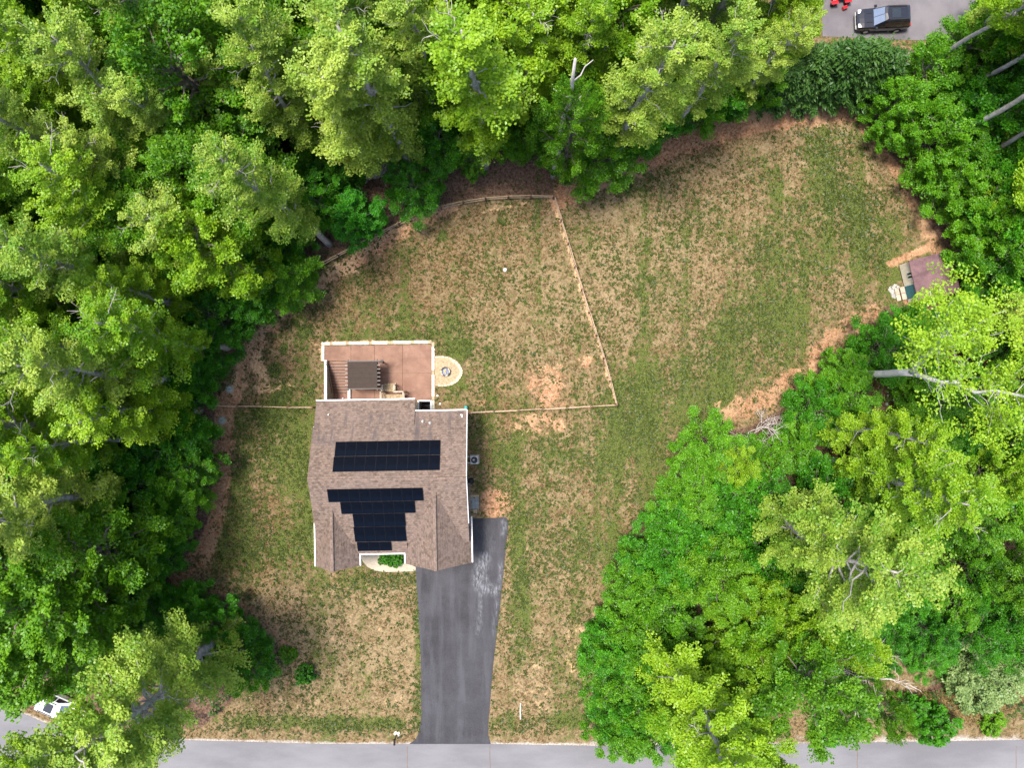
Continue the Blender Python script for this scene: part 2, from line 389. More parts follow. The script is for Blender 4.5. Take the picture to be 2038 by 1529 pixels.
dl = pdist(CLEAR, PX, PY, True); sgn = np.where(in_poly(CLEAR, PX, PY), 1, -1)*dl
litter = sstep(12, -14, sgn)
litter = np.where(in_poly(TOPFIELD, PX, PY), 0, litter)
for cx, cy, rx, ry in CLEARINGS: litter *= 1-blob(cx, cy, rx*1.1, ry*1.2, 0, 0.3)
ARC = [(560,577),(603,553),(640,530),(700,498),(735,480),(780,455),(850,425),(895,411),(965,399),(1035,395),(1101,395)]
fence_out = in_poly([(590,560)]+ARC[1:]+[(1110,330),(960,300),(800,330),(600,460)], PX, PY)
litter = np.maximum(litter, np.where(fence_out, 0.62, 0)*sstep(0, 10, pdist(ARC, PX, PY)))
green = np.full(PX.shape, 0.28)
for b in [(1620,470,210,120,-35,.6,.16),(1730,450,60,190,-22,.6,.34),(1560,400,30,170,-35,.6,.22),(1660,360,22,120,-38,.6,.25),(1440,700,230,95,-25,.6,.26),(1330,810,120,85,-20,.6,.30),
          (1270,920,75,80,0,.6,.22),(1180,980,140,120,0,.6,.18),(1120,1180,100,130,0,.6,.16),(530,960,110,170,0,.5,.22),(600,900,40,130,0,.6,.14),(520,870,70,90,0,.6,.12),(480,1090,80,50,0,.6,.12),
          (740,1150,95,26,0,.6,.30),(900,655,70,40,40,.6,.14),(700,640,120,40,0,.6,.1),(960,880,30,70,0,.6,.2),(1010,960,22,60,0,.6,.35),(1000,905,18,22,0,.6,.3),(1230,860,60,60,0,.6,.14),
          (1290,560,120,160,20,.7,.06),(1150,890,60,40,0,.6,.15),(545,820,40,26,0,.6,.35),(575,960,26,18,0,.6,.35),(1700,500,70,50,0,.6,.2),(1560,40,70,60,0,.6,.12),(1560,620,70,40,0,.6,.14)]:
    green += blob(*b[:6])*b[6]*.85
for p in [([(430,1436),(800,1441)],11,9,.55),([(980,1438),(1200,1430)],14,12,.35),([(838,1130),(834,1280),(832,1440)],9,8,.42),([(1028,1040),(1036,1150),(1044,1260),(1030,1330)],13,12,.34),([(870,690),(1000,700)],20,18,.1),
          ([(640,672),(860,668)],9,8,.25),([(1135,480),(1225,800)],10,9,.0),([(600,815),(610,1100)],14,12,.2)]:
    green += path(*p[:3])*p[3]
for cx, cy, r in [(605,660,11),(565,693,9),(548,735,14),(528,765,10),(560,782,20),(585,640,7),(520,822,14),(530,845,9),(1245,900,10),(1205,905,8),(1300,845,12),(1310,870,9),(1265,855,8),(880,470,10),(1290,480,8),(930,690,14),(925,770,7),(1000,440,6)]:
    green += blob(cx, cy, r, r, 0, .35)*.75
straw = np.full(PX.shape, 0.55)
for b in [(680,1300,150,130,0,.6,.45),(1230,500,160,140,0,.7,.35),(1020,600,130,110,0,.7,.25),(600,720,120,140,0,.6,-.15),(850,560,230,110,-15,.6,-.35),(1100,450,120,60,0,.6,-.2),(1480,330,120,60,-30,.6,.05),
          (1400,280,200,30,-20,.6,-.5),(980,860,60,80,0,.6,-.35),(500,1060,120,90,0,.6,-.4),(620,1380,160,40,0,.6,-.25),(1100,1250,100,170,0,.6,.25),(1560,50,90,70,0,.6,-.1),(1730,1340,120,50,0,.6,.3)]:
    straw += blob(*b[:6])*b[6]
clay = np.zeros(PX.shape)
for p in [([(470,790),(494,705),(560,628),(655,562),(745,498),(835,442),(905,416)],16,18,.55),([(1112,392),(1180,360),(1260,328),(1330,294),(1430,260),(1520,236),(1620,224),(1705,216)],24,18,.95),([(1500,232),(1610,226),(1700,215)],20,16,.8),([(1725,250),(1780,322),(1832,412),(1852,470)],18,15,.7),([(1772,525),(1850,492)],8,7,.8),([(1852,480),(1880,520)],14,10,.6),
          ([(1740,628),(1660,672),(1600,740),(1520,795),(1440,825)],28,22,.58),([(1710,636),(1650,662)],14,12,.25),([(448,800),(440,900),(436,970),(412,1085)],22,15,.9),([(430,1172),(520,1232),(565,1275)],14,14,.42),([(1265,1080),(1225,1160),(1175,1250)],6,8,.4),([(1120,440),(1170,600),(1212,760)],4,6,.3)]:
    clay = np.maximum(clay, path(*p[:3])*p[3])
for b in [(1085,758,60,40,15,.7,.46),(1095,790,38,30,0,.7,.52),(1070,842,72,26,-4,.7,.52),(1165,720,22,16,0,.6,.45),(985,1000,42,36,0,.6,.62),(958,800,14,9,0,.6,.6),(1010,800,30,12,0,.6,.34),(935,925,10,40,0,.6,.4),(350,1142,36,30,0,.5,.9),(395,1112,40,24,20,.6,.5),
          (1818,600,22,12,0,.5,.9),(1250,318,40,10,-25,.5,.8),(1000,770,14,10,0,.6,.42),(560,1215,30,20,0,.6,.32),(1060,960,20,14,0,.6,.25),(1640,660,40,18,-25,.5,.25),(1200,1230,16,40,20,.5,.3)]:
    clay = np.maximum(clay, blob(*b[:6])*b[6])
sand = np.zeros(PX.shape)
for p in [([(470,790),(490,700),(555,622),(650,556),(740,492),(830,436),(905,412)],18,16,.60),([(505,700),(525,770)],18,14,.6),([(1103,402),(1135,505),(1168,612),(1204,722),(1222,795)],5,5,.66),([(1120,385),(1200,345),(1290,300)],8,9,.5),([(940,425),(1060,402)],7,9,.4),([(500,1392),(820,1402)],26,26,.24),([(620,680),(640,690),(640,720)],6,6,.55),([(640,681),(866,677)],4,4,.45),
          ([(1210,1130),(1180,1230),(1140,1300)],14,16,.38),([(445,860),(430,960)],7,9,.42)]:
    sand = np.maximum(sand, path(*p[:3])*p[3])
for b in [(1085,735,40,14,-12,.7,.46),(1100,762,32,20,20,.7,.48),(1096,790,28,18,0,.7,.50),(1105,845,46,18,-4,.7,.46),(1040,848,26,12,0,.5,.45),(1165,716,16,14,0,.5,.55),(1150,1300,50,70,0,.6,.36),(690,1270,140,110,0,.7,.26),(1060,1390,60,50,0,.6,.30),(1060,1330,20,16,0,.6,.36),(600,1180,60,30,0,.6,.28),(1790,322,24,18,40,.6,.4),(1810,385,18,40,-20,.6,.36),(560,770,26,18,0,.6,.36)]:
    sand = np.maximum(sand, blob(*b[:6])*b[6])
gravel = np.zeros(PX.shape)
ROAD_EDGE = [(-900,1300),(-300,1340),(0,1402),(90,1440),(180,1462),(270,1470),(390,1475),(640,1482),(815,1482),(976,1482),(1240,1487),(1600,1481),(2038,1474),(3000,1460)]
gravel = np.maximum(gravel, path(ROAD_EDGE, 7, 7)*.62)
gravel = np.maximum(gravel, path([(1180,1476),(1520,1470),(2038,1466)], 9, 9)*.42)
idx = np.arange(XX.size).reshape(XX.shape)
cxm = (gx[:-1]+gx[1:])/2; cym = (gy[:-1]+gy[1:])/2
keep = np.ones((len(gy)-1, len(gx)-1), bool)
for x0, x1, y0, y1 in holes:
    keep &= ~(((cxm > x0) & (cxm < x1))[None, :] & ((cym > y0) & (cym < y1))[:, None])
quads = np.stack([idx[:-1,:-1], idx[:-1,1:], idx[1:,1:], idx[1:,:-1]], -1)[keep]
def fast_mesh(name, verts, quads, mat, fattr=None, vattr=None, smooth=False):
    me = bpy.data.meshes.new(name); nv, nf = len(verts), len(quads); k = quads.shape[1]
    me.vertices.add(nv); me.vertices.foreach_set('co', np.asarray(verts, np.float32).ravel())
    me.loops.add(nf*k); me.loops.foreach_set('vertex_index', np.asarray(quads, np.int32).ravel())
    me.polygons.add(nf); me.polygons.foreach_set('loop_start', np.arange(0, nf*k, k, dtype=np.int32))
    me.polygons.foreach_set('loop_total', np.full(nf, k, np.int32))
    for nm, a in (fattr or {}).items():
        at = me.attributes.new(nm, 'FLOAT', 'FACE'); at.data.foreach_set('value', np.asarray(a, np.float32))
    for nm, a in (vattr or {}).items():
        at = me.attributes.new(nm, 'FLOAT', 'POINT'); at.data.foreach_set('value', np.asarray(a, np.float32).ravel())
    me.materials.append(mat); me.update(calc_edges=True); me.validate()
    if smooth: me.polygons.foreach_set('use_smooth', np.ones(nf, bool))
    return me
ground = place('ground', fast_mesh('ground', np.stack([XX, YY, np.zeros_like(XX)], -1).reshape(-1, 3), quads, M['ground'],
               vattr=dict(green=green, clay=clay, sand=sand, litter=litter, gravel=gravel, straw=straw)))
tag(ground, kind='structure')

# ------------------------------------------------------------------ road, driveways, walk
def road_sheet():
    m = MB(); top = [G(*p) for p in ROAD_EDGE]; n = len(top)
    vs = [(x, y, 0.02) for x, y in top] + [(x*1.0, -75.0, 0.02) for x, y in top] + [(x, y+0.03, -0.02) for x, y in top]
    m.add(vs, [(n+i, n+i+1, i+1, i) for i in range(n-1)] + [(i, i+1, 2*n+i+1, 2*n+i) for i in range(n-1)])
    return m
road = road_sheet().build('road', M['road'], kind='structure')
for px in (811, 975.5, 1706, 2022):            # sealed joints across the road
    a = G(px, 1486); m = MB(); pts = [(a[0]+random.uniform(-.03,.03), a[1]-k*0.5) for k in range(9)]
    for p, q in zip(pts[:-1], pts[1:]): m.bar((p[0], p[1], 0.021), (q[0], q[1], 0.021), 0.05, 0.008)
    m.build('seam', M['fencepost'], road)

DRIVE = [(930,1033),(990,1031),(1004,1029),(1010,1034),(1012,1042),(1006,1100),(1001,1150),(995,1210),(988,1270),(981,1330),(976,1390),(972,1440),(972,1465),(977,1481.5),
         (815,1481.5),(828,1472),(835,1455),(838,1430),(838,1340),(837,1300),(833,1220),(829,1160),(827,1128),(827,1100),(930,1100)]
def sheet_grid(poly, z, step, attrs, mat, name):
    """flat sheet over a polygon: a fine grid clipped to it by snapping, with a small skirt"""
    import bmesh
    bm = bmesh.new(); pts = [G(*p) for p in poly]
    f = bm.faces.new([bm.verts.new((x, y, z)) for x, y in pts])
    x0, x1 = min(p[0] for p in pts), max(p[0] for p in pts); y0, y1 = min(p[1] for p in pts), max(p[1] for p in pts)
    for x in np.arange(x0+step, x1, step):
        bmesh.ops.bisect_plane(bm, geom=bm.verts[:]+bm.edges[:]+bm.faces[:], plane_co=(x, 0, 0), plane_no=(1, 0, 0))
    for y in np.arange(y0+step, y1, step):
        bmesh.ops.bisect_plane(bm, geom=bm.verts[:]+bm.edges[:]+bm.faces[:], plane_co=(0, y, 0), plane_no=(0, 1, 0))
    be = [e for e in bm.edges if len(e.link_faces) == 1]
    r = bmesh.ops.extrude_edge_only(bm, edges=be)
    for v in [g for g in r['geom'] if isinstance(g, bmesh.types.BMVert)]: v.co.z = -0.03
    bmesh.ops.recalc_face_normals(bm, faces=bm.faces[:])
    if sum(f.normal.z for f in bm.faces) < 0: bmesh.ops.reverse_faces(bm, faces=bm.faces[:])
    me = bpy.data.meshes.new(name); bm.to_mesh(me); bm.free()
    V = np.array([v.co[:] for v in me.vertices]); px = V[:,0]*FOC/CAM_H+1019; py = 764.5-V[:,1]*FOC/CAM_H
    for k, fn in attrs.items():
        at = me.attributes.new(k, 'FLOAT', 'POINT'); at.data.foreach_set('value', fn(px, py).astype(np.float32))
    me.materials.append(mat); return place(name, me)
def chalk(px, py):
    c = sstep(17, 1, pdist([(966,1108),(958,1130),(951,1150),(953,1166),(968,1174),(985,1176)], px, py))*.72
    c = np.maximum(c, sstep(9, 1, pdist([(963,1145),(975,1172)], px, py))*.45)
    c = np.maximum(c, sstep(7, 1, pdist([(1000,1120),(992,1172)], px, py))*.6)
    c = np.maximum(c, sstep(7, 1, pdist([(958,1180),(952,1260)], px, py))*.42)
    c = np.maximum(c, sstep(6, 1, pdist([(990,1190),(982,1260)], px, py))*.36)
    c = np.maximum(c, sstep(10, 1, pdist([(1004,1036),(1004,1062)], px, py))*.6)
    return np.maximum(c, sstep(22, 2, pdist([(965,1055),(975,1090)], px, py))*.22)
def patch(px, py):
    p = in_poly([(905,1393),(975,1415),(975,1440),(905,1432)], px, py)*.6
    p = np.maximum(p, sstep(7, 1, pdist(DRIVE[:16], px, py))*.8)
    p = np.maximum(p, sstep(30, 5, np.hypot(px-965, (py-1065)*.5))*.75)
    return np.maximum(p, sstep(16, 4, pdist([(972,1190),(966,1290)], px, py))*.5)
driveway = sheet_grid(DRIVE, 0.03, 0.3, dict(chalk=chalk, patch=patch), M['asphalt'], 'driveway'); tag(driveway, kind='structure')
drive2 = sheet_grid([(1637,-160),(1636,40),(1637,72),(1690,74),(1760,78),(1840,80),(1960,82),(2060,70),(2160,-160)], 0.025, 4.0, {}, M['drive2'], 'neighbour_driveway'); tag(drive2, kind='structure')
WALK = [(712,1082),(790,1082),(806,1100),(820,1126),(827.5,1129),(827.5,1137),(790,1138.5),(765,1139),(746,1136),(732,1129),(722,1118),(717,1104)]
walk = sheet_grid(WALK, 0.05, 5.0, {}, M['concrete'], 'front_path'); tag(walk, kind='structure')

# ------------------------------------------------------------------ house
HO = (-10.29, -7.77); HR = R(1.0)
house = empty('house', (HO[0], HO[1], 0), HR, 'brown shingled house with two front gables and black solar panels', 'house')
ZR = 7.28; SL = 0.45
def zr(v): return ZR - SL*abs(v)
def roofplane(pts, mat, name, parent, t=0.16):
    m = MB(); a, b, c = Vector(pts[0]), Vector(pts[1]), Vector(pts[2])
    if (b-a).cross(c-a).z < 0: pts = pts[::-1]
    return m.slab3(pts, t).build(name, mat, parent)
UL, URR, UG = -6.62, 6.50, 2.0
def P(u, v, dz=0.0): return (u, v, zr(v)+dz)
rear = roofplane([P(UL,0), P(URR,0), P(URR,5.38), P(UG,5.38), P(UG,4.19), P(UL,4.19)], M['shingle'], 'rear_roof', house)
bump = roofplane([(-6.5,4.10,zr(4.10)+.05), (UG,4.10,zr(4.10)+.05), (UG,6.40,zr(4.19)-.36*2.21), (-6.5,6.40,zr(4.19)-.36*2.21)], M['shingle'], 'rear_roof_extension', house)
front = roofplane([P(UL,0), P(UL,-6.0), P(-3.3,-6.0), P(-3.3,-6.95), P(1.1,-6.95), P(1.1,-6.0), P(URR,-6.0), P(URR,0)], M['shingle'], 'front_roof', house)
def gable(u0, u1, zrid, ze, vin, vout, nm):
    uc = (u0+u1)/2
    l = roofplane([(uc,vin,zrid), (uc,vout,zrid), (u0,vout,ze), (u0,vin,ze)], M['shingle_gable'], nm, house)
    r = roofplane([(uc,vin,zrid), (uc,vout,zrid), (u1,vout,ze), (u1,vin,ze)], M['shingle_gable'], nm, house)
    MB().bar((uc, vin+.4, zrid+.02), (uc, vout, zrid+.02), .26, .07).build('ridge_cap', M['shingle_gable'], r)
    for s, ux in ((l, u0), (r, u1)):      # bargeboards on the gable end
        MB().bar((uc, vout+.04, zrid-.27), (ux, vout+.04, ze-.27), .05, .2).build('bargeboard', M['white'], s)
    # gable wall
    MB().add([(u0+.3,vout+.35,0),(u1-.3,vout+.35,0),(u1-.3,vout+.35,ze-.1),(uc,vout+.35,zrid-.35),(u0+.3,vout+.35,ze-.1),
              (u0+.3,-6.3,0),(u1-.3,-6.3,0),(u1-.3,-6.3,ze-.1),(uc,-6.3,zrid-.35),(u0+.3,-6.3,ze-.1)],
             [(0,1,2,3,4),(1,6,7,2),(5,0,4,9),(6,5,9,8,7)]).build('gable_wall', M['siding'], house)
    return l, r
gl = gable(-6.92, -3.12, 5.99, 4.10, -2.6, -8.02, 'gable_roof')
gr = gable(0.90, 6.64, 6.70, 4.10, -1.0, -7.92, 'gable_roof')
m = MB()
for v0 in (0.11, -0.11):
    m.bar((UL, v0, zr(v0)+.04), (URR, v0, zr(v0)+.04), .24, .08)
m.build('ridge_cap', M['shingle'], house)
# walls (built round; rear extension, east and west)
W = MB(); WT = M['siding']
def wallbox(nm, u0, u1, v0, v1, z1): MB().box(u0, u1, v0, v1, -0.1, z1).build(nm, WT, house)
wallbox('wall', -6.32, 6.18, -6.35, 5.02, 4.05)
wallbox('wall', -6.20, 1.72, 5.03, 6.05, 4.25)
for u in (-6.32, 6.18):      # triangular gable infill
    MB().add([(u,-6.3,4.06),(u,5.0,4.06),(u,4.6,zr(4.6)-.2),(u,0,ZR-.2),(u,-6.2,zr(6.2)-.2)], [(0,1,2,3,4)]).build('wall', WT, house)
# gutters and rake boards
def gutter(a, b, nm='gutter', w=.10, h=.12):
    MB().bar(a, b, w, h).build(nm, M['white'], house)
zb = zr(4.19)-.36*2.21
gutter((-6.52,6.46,zb-.04), (UG+.02,6.46,zb-.04)); gutter((UG+.05,5.44,zr(5.38)-.04), (URR+.03,5.44,zr(5.38)-.04))
gutter((-3.10,-7.01,zr(6.95)-.04), (0.88,-7.01,zr(6.95)-.04))
gutter((-6.99,-4.2,4.05), (-6.99,-8.0,4.05)); gutter((-3.05,-7.1,4.05), (-3.05,-8.0,4.05))
gutter((0.83,-7.1,4.05), (0.83,-7.9,4.05)); gutter((6.71,-3.9,4.05), (6.71,-7.9,4.05))
def rake(u, v0, v1, s):
    dz = .085 if s > 0 else .28; w_ = u+(.025 if s > 0 else .04); MB().bar((w_, v0, zr(v0)-dz), (w_, v1, zr(v1)-dz), .05, .22).build('rake_board', M['white'], house)
rake(URR, 0, 5.38, 1); rake(URR, 0, -4.2, 1); rake(UL, 0, 4.19, -1); rake(UL, 0, -4.6, -1)
MB().bar((UG+.025, 4.3, zr(4.3)+.0), (UG+.025, 6.40, zb-.06), .05, .2).build('rake_board', M['shingle'], house)
MB().bar((-6.46, 4.3, zr(4.3)-.26), (-6.46, 6.36, zb-.28), .05, .2).build('rake_board', M['white'], house)
# vents
def vent(u, v, z, r, hgt, mt): MB().lathe([(0,hgt),(r,hgt),(r,-.25)], (u,v,z), 10).lathe([(r*2.2,.0),(r*1.2,.06),(0,.06)], (u,v,z+.01), 10).build('vent_pipe', mt, house)
def h_at(px, py, z):
    x, y = G(px, py, z); dx, dy = x-HO[0], y-HO[1]; c, s = math.cos(HR), math.sin(HR)
    return (c*dx+s*dy, -s*dx+c*dy)
for px, py, z in ((655,825.5,4.95),(841.5,839,5.3),(856,842,5.3)):
    u, v = h_at(px, py, z); vent(u, v, z+.02, .06, .3, M['grey'])
u, v = h_at(920, 828, 5.0); zz = zr(v)
MB().bar((u,v+.12,zz+.12),(u,v-.12,zz+.12),.1,.1).bar((u-.15,v+.1,zz+.05),(u,v+.1,zz+.12),.08,.08).bar((u,v,zz-.1),(u,v,zz+.1),.06,.06).build('roof_vent_hood', M['white'], house)
# doors and windows on the walls
def wall_window(u, v, z, w, h, axis, nm='window'):
    f = MB()
    if axis == 'e': f.box(u, u+.05, v-w/2, v+w/2, z, z+h)
    elif axis == 's': f.box(u-w/2, u+w/2, v-.05, v, z, z+h)
    else: f.box(u-w/2, u+w/2, v, v+.05, z, z+h)
    o = f.build(nm, M['white'], house); g = MB(); e = .08
    if axis == 'e': g.box(u+.03, u+.058, v-w/2+e, v+w/2-e, z+e, z+h-e)
    elif axis == 's': g.box(u-w/2+e, u+w/2-e, v-.058, v-.03, z+e, z+h-e)
    else: g.box(u-w/2+e, u+w/2-e, v+.03, v+.058, z+e, z+h-e)
    g.build('pane', M['glass'], o); return o
for v in (3.5, -0.6): wall_window(6.182, v, 1.5, 1.0, 1.4, 'e')
for u in (-4.0, -1.0): wall_window(u, 6.052, 1.7, 1.1, 1.3, 'n')
wall_window(-5.0, -7.675, 1.3, 1.6, 1.5, 's'); wall_window(-2.2, -6.352, 1.3, .9, 1.4, 's')
dr = MB().box(-1.4,-.4,-6.41,-6.352,.1,2.25).build('front_door', M['teal'], house); MB().lathe([(0,.03),(.03,.03),(.03,0)], (-.5,-6.42,1.1), 8).build('handle', M['grey'], dr)
gd = MB().box(1.6,5.9,-7.62,-7.572,.05,2.3).build('garage_door', M['white'], house)
for i in range(4): MB().box(1.63,5.87,-7.645,-7.622,.1+.55*i,.6+.55*i).build('panel', M['white'], gd)
sdoor = MB().box(6.182,6.24,-2.35,-1.45,.3,2.4).build('side_door', M['white'], house); MB().box(6.24,6.30,-2.28,-2.2,1.2,1.3).build('handle', M['grey'], sdoor)
MB().box(6.182,6.36,-3.35,-3.05,1.2,1.8).build('meter_box', M['grey'], house); MB().box(6.182,6.30,-2.95,-2.75,1.3,1.6).build('meter_box', M['white'], house)
bpy.context.view_layer.update()
# downspout lengths on corners
for u, v in ((6.23, 4.95), (-6.25, 6.10)): MB().box(u-.04,u+.04,v-.04,v+.04,.1,3.9).build('downspout', M['white'], house)

# solar arrays: panels parallel to the slope
def array(name, label, rows, side):
    arr = empty(name, (HO[0], HO[1], 0), HR, label, 'solar array')
    for (v0, v1, u0, u1, n) in rows:
        w = (u1-u0)/n
        def z(v): return zr(v)+.11
        a0 = Vector((0, v0, z(v0))); a1 = Vector((0, v1, z(v1)))
        L = (a1-a0).length; ang = math.atan2(a1.z-a0.z, a1.y-a0.y)
        me = PANEL(w-.004, L-.012)
        for i in range(n):
            o = place('solar_panel', me[0], arr, (u0+(i+.5)*w, (v0+v1)/2, (z(v0)+z(v1))/2)); o.rotation_euler = (ang, 0, 0)
            g = place('glass', me[1], o)
        for vv in (v0+(v1-v0)*.25, v0+(v1-v0)*.75):
            MB().bar((u0+.1, vv, zr(vv)+.05), (u1-.1, vv, zr(vv)+.05), .05, .07).build('mounting_rail', M['grey'], arr)
    return arr
_pc = {}
def PANEL(w, L):
    k = (round(w,3), round(L,3))
    if k not in _pc:
        f = MB().box(-w/2, w/2, -L/2, L/2, -.02, .018); g = MB().box(-w/2+.007, w/2-.007, -L/2+.007, L/2-.007, .018, .022)
        _pc[k] = (f.mesh('solar_panel', M['panelframe']), g.mesh('solar_glass', M['solar']))
    return _pc[k]
def rv(px, py):     # point of the main roof seen at a plan position
    z = 6.0
    for _ in range(8):
        u, v = h_at(px, py, z); z = zr(v)+.12
    return u, v
def row(px0, px1, py0, py1, n):
    pm = (px0+px1)/2; v0 = rv(pm, py0)[1]; v1 = rv(pm, py1)[1]; pmid = (py0+py1)/2
    return (min(v0,v1), max(v0,v1), rv(px0, pmid)[0], rv(px1, pmid)[0], n)
array('solar_array', 'long black two-row solar array on the rear roof slope', [row(667,876,878,907.3,10), row(663,875,907.7,938,10)], 1)
array('solar_array', 'stepped black solar array between the gables on the front roof slope',
      [row(652,842,973,998.5,9), row(678,826,999,1022.5,7), row(703,806.5,1023,1048.5,5), row(705,808,1049,1078.5,5), row(711,779,1079.5,1097,3)], -1)

# ------------------------------------------------------------------ patio with sunken stair
patio = empty('patio', (0,0,0), kind='structure')
def gp(px, py): return G(px, py)
def slab(x0, x1, y0, y1):
    a = G(x0, y0); b = G(x1, y1); e = .014
    MB().box(a[0]+e, b[0]-e, b[1]+e, a[1]-e, -.06, .05).build('slab', M['patio'], patio)
slab(646.5,698.6,688.5,718.5); slab(698.6,745.5,687.5,800); slab(745.5,801,686.5,743); slab(801,858.5,686,743); slab(745.5,801,743,800); slab(801,858.5,743,798)
def stone(x0, x1, y0, y1, mt, h=.075):
    a = G(x0, y0); b = G(x1, y1); MB().box(a[0]+.008, b[0]-.008, b[1]+.008, a[1]-.008, -.06, h+random.uniform(-.006,.006)).build('coping_stone', mt, patio)
xs = [640,657,662,688.5,694,734,740,771.5,783,818,824,852,859]
for i in range(len(xs)-1):
    t = (xs[i]+xs[i+1])/2; y = 684.5-(t-640)*.017
    stone(xs[i], xs[i+1], y-3.4, y+3.0, M['paver'] if i % 2 else M['coping'])
ys = [681,690,712,737,746,768,790,797,808,815]
for i in range(len(ys)-1): stone(859, 865, ys[i]+.1, ys[i+1], M['paver'] if i in (0,3,6) else M['coping'])
stone(640,646,688,703, M['coping']); stone(640,646,703,719, M['coping'])
# stairwell
SX0, SX1, SY1 = holes[0][0], holes[0][1], holes[0][3]
stairs = empty('basement_stairs', ((SX0+SX1)/2, SY1, 0), 0, 'sunken terracotta stairs descending beside the pergola to the basement', 'stairs')
hw = (SX1-SX0)/2; nst = 11; run = .268; rise = .2
for k in range(nst):
    y0 = -k*run; z = .03-(k+1)*rise
    m = MB().box(-hw+.17, hw-.13, y0-run, y0-.001, z-.5, z-.03); o = m.build('step', M['darkstair'], stairs)
    MB().box(-hw+.17, hw-.13, y0-run-.015, y0-run+.035, z-.07, z+.004).build('nosing', M['black'], o)
    MB().box(-hw+.17, hw-.13, y0-run+.036, y0-.001, z-.03, z).build('tread', M['patio'], o)
zb2 = .03-nst*rise-.18
MB().box(-hw+.17, hw-.13, -5.0, -nst*run-.001, zb2-.1, zb2).build('landing', M['darkstair'], stairs)
wl = MB().box(-hw, -hw+.16, -4.6, .05, -3, .28).build('retaining_wall', M['concrete'], stairs); MB().box(-hw-.04, -hw+.20, -4.2, .07, .282, .34).build('wall_cap', M['white'], wl)
wr_ = MB().box(hw-.12, hw+.04, -4.6, -.02, -3, .06).build('retaining_wall', M['concrete'], stairs); MB().box(hw-.15, hw+.07, -4.0, -2.25, .28, .34).box(hw-.1,hw+.02,-4.0,-2.25,.062,.279).build('wall_cap', M['white'], wr_)
MB().box(-hw, hw, .0, .12, -3, -.08).build('retaining_wall', M['concrete'], stairs)
hr = MB(); a = (-hw+.28, -.1, .95); b = (-hw+.28, -nst*run, .95-nst*rise)
hr.tube([(-hw+.2,-.05,.3),(-hw+.28,-.1,.9),a,b,(-hw+.2,b[1],b[2]-.1)], .028, 8); hr.build('handrail', M['darkmetal'], stairs)
MB().lathe([(0,.09),(.06,.07),(.09,0),(.06,-.07),(0,-.09)], (G(682,793,-2.2)[0], G(682,793,-2.2)[1], zb2+.09), 12).build('lost_ball', M['white'], smooth=True, label='small white ball on the landing at the foot of the sunken stairs', cat='ball')
# basement window well
X0, X1, Y0, Y1 = holes[1]
well = empty('window_well', ((X0+X1)/2, (Y0+Y1)/2, 0), 0, 'dark basement window well with a white frame at the patio corner', 'window well')
a, b, c, d = X0-well.location.x, X1-well.location.x, Y0-well.location.y, Y1-well.location.y
for q in ((a-.1,a,c,d+.1),(b,b+.1,c,d+.1),(a,b,d,d+.1)):
    w_ = MB().box(q[0],q[1],q[2],q[3],-2.2,.1).build('well_wall', M['concrete'], well); MB().box(q[0]-.02,q[1]+.02,q[2],q[3]+.02,.102,.16).build('frame', M['white'], w_)
MB().box(a,b,c,d,-2.2,-2.1).build('well_floor', M['black'], well)
MB().box(a+.05,b-.05,c+.02,c+.1,-1.9,-.6).build('basement_window', M['glass'], well)
MB().bar((b-.05,d-.05,-.02),(a+.05,d-.05,-.02),.05,.05).bar((b-.05,d-.4,-.3),(a+.05,d-.4,-.3),.03,.03).build('ladder_rung', M['darkmetal'], well)

# pergola
pg = empty('pergola', (-13.27, .80, .05), R(.6), 'dark bronze pergola with a pleated brown cloth canopy on the patio', 'pergola')
pw, pd, ph = 1.33, 1.27, 2.62
for sx in (-1,1):
    for sy in (-1,1):
        p = MB().box(sx*pw*.97-.06, sx*pw*.97+.06, sy*pd*.96-.06, sy*pd*.96+.06, 0, ph).build('post', M['darkmetal'], pg)
        MB().box(sx*pw*.97-.11, sx*pw*.97+.11, sy*pd*.96-.11, sy*pd*.96+.11, 0, .06).build('base_plate', M['darkmetal'], p)
for sx in (-1,1): MB().box(sx*pw*.97-.05, sx*pw*.97+.05, -pd-.12, pd+.12, ph, ph+.14).build('beam', M['darkmetal'], pg)
for i in range(8):
    y = -pd*.96+i*(2*pd*.96)/7; edge = i in (0,7)
    MB().box(-pw-.22, pw+(.42 if edge else .24), y-(.05 if edge else .014), y+(.05 if edge else .014), ph+.142, ph+(.28 if edge else .23)).build('rafter', M['darkmetal'] if edge else M['grey'], pg)
    if edge: MB().box(pw+.30, pw+.50, y-.10, y+.10, ph+.12, ph+.30).build('end_cap', M['black'], pg)
m = MB(); ny = 40; nx = 6
vs = []; 
for j in range(ny+1):
    t = j/ny; y = -pd*.93+t*2*pd*.93; zz = ph+.295-.05*abs(math.sin(t*math.pi*5))
    for i in range(nx+1): vs.append((-pw*.99+i*2*pw*.99/nx, y, zz+.012*math.sin(i*2.1+j)))
m.add(vs, [(j*(nx+1)+i, j*(nx+1)+i+1, (j+1)*(nx+1)+i+1, (j+1)*(nx+1)+i) for j in range(ny) for i in range(nx)])
m.build('canopy', M['fabric'], pg, smooth=True)

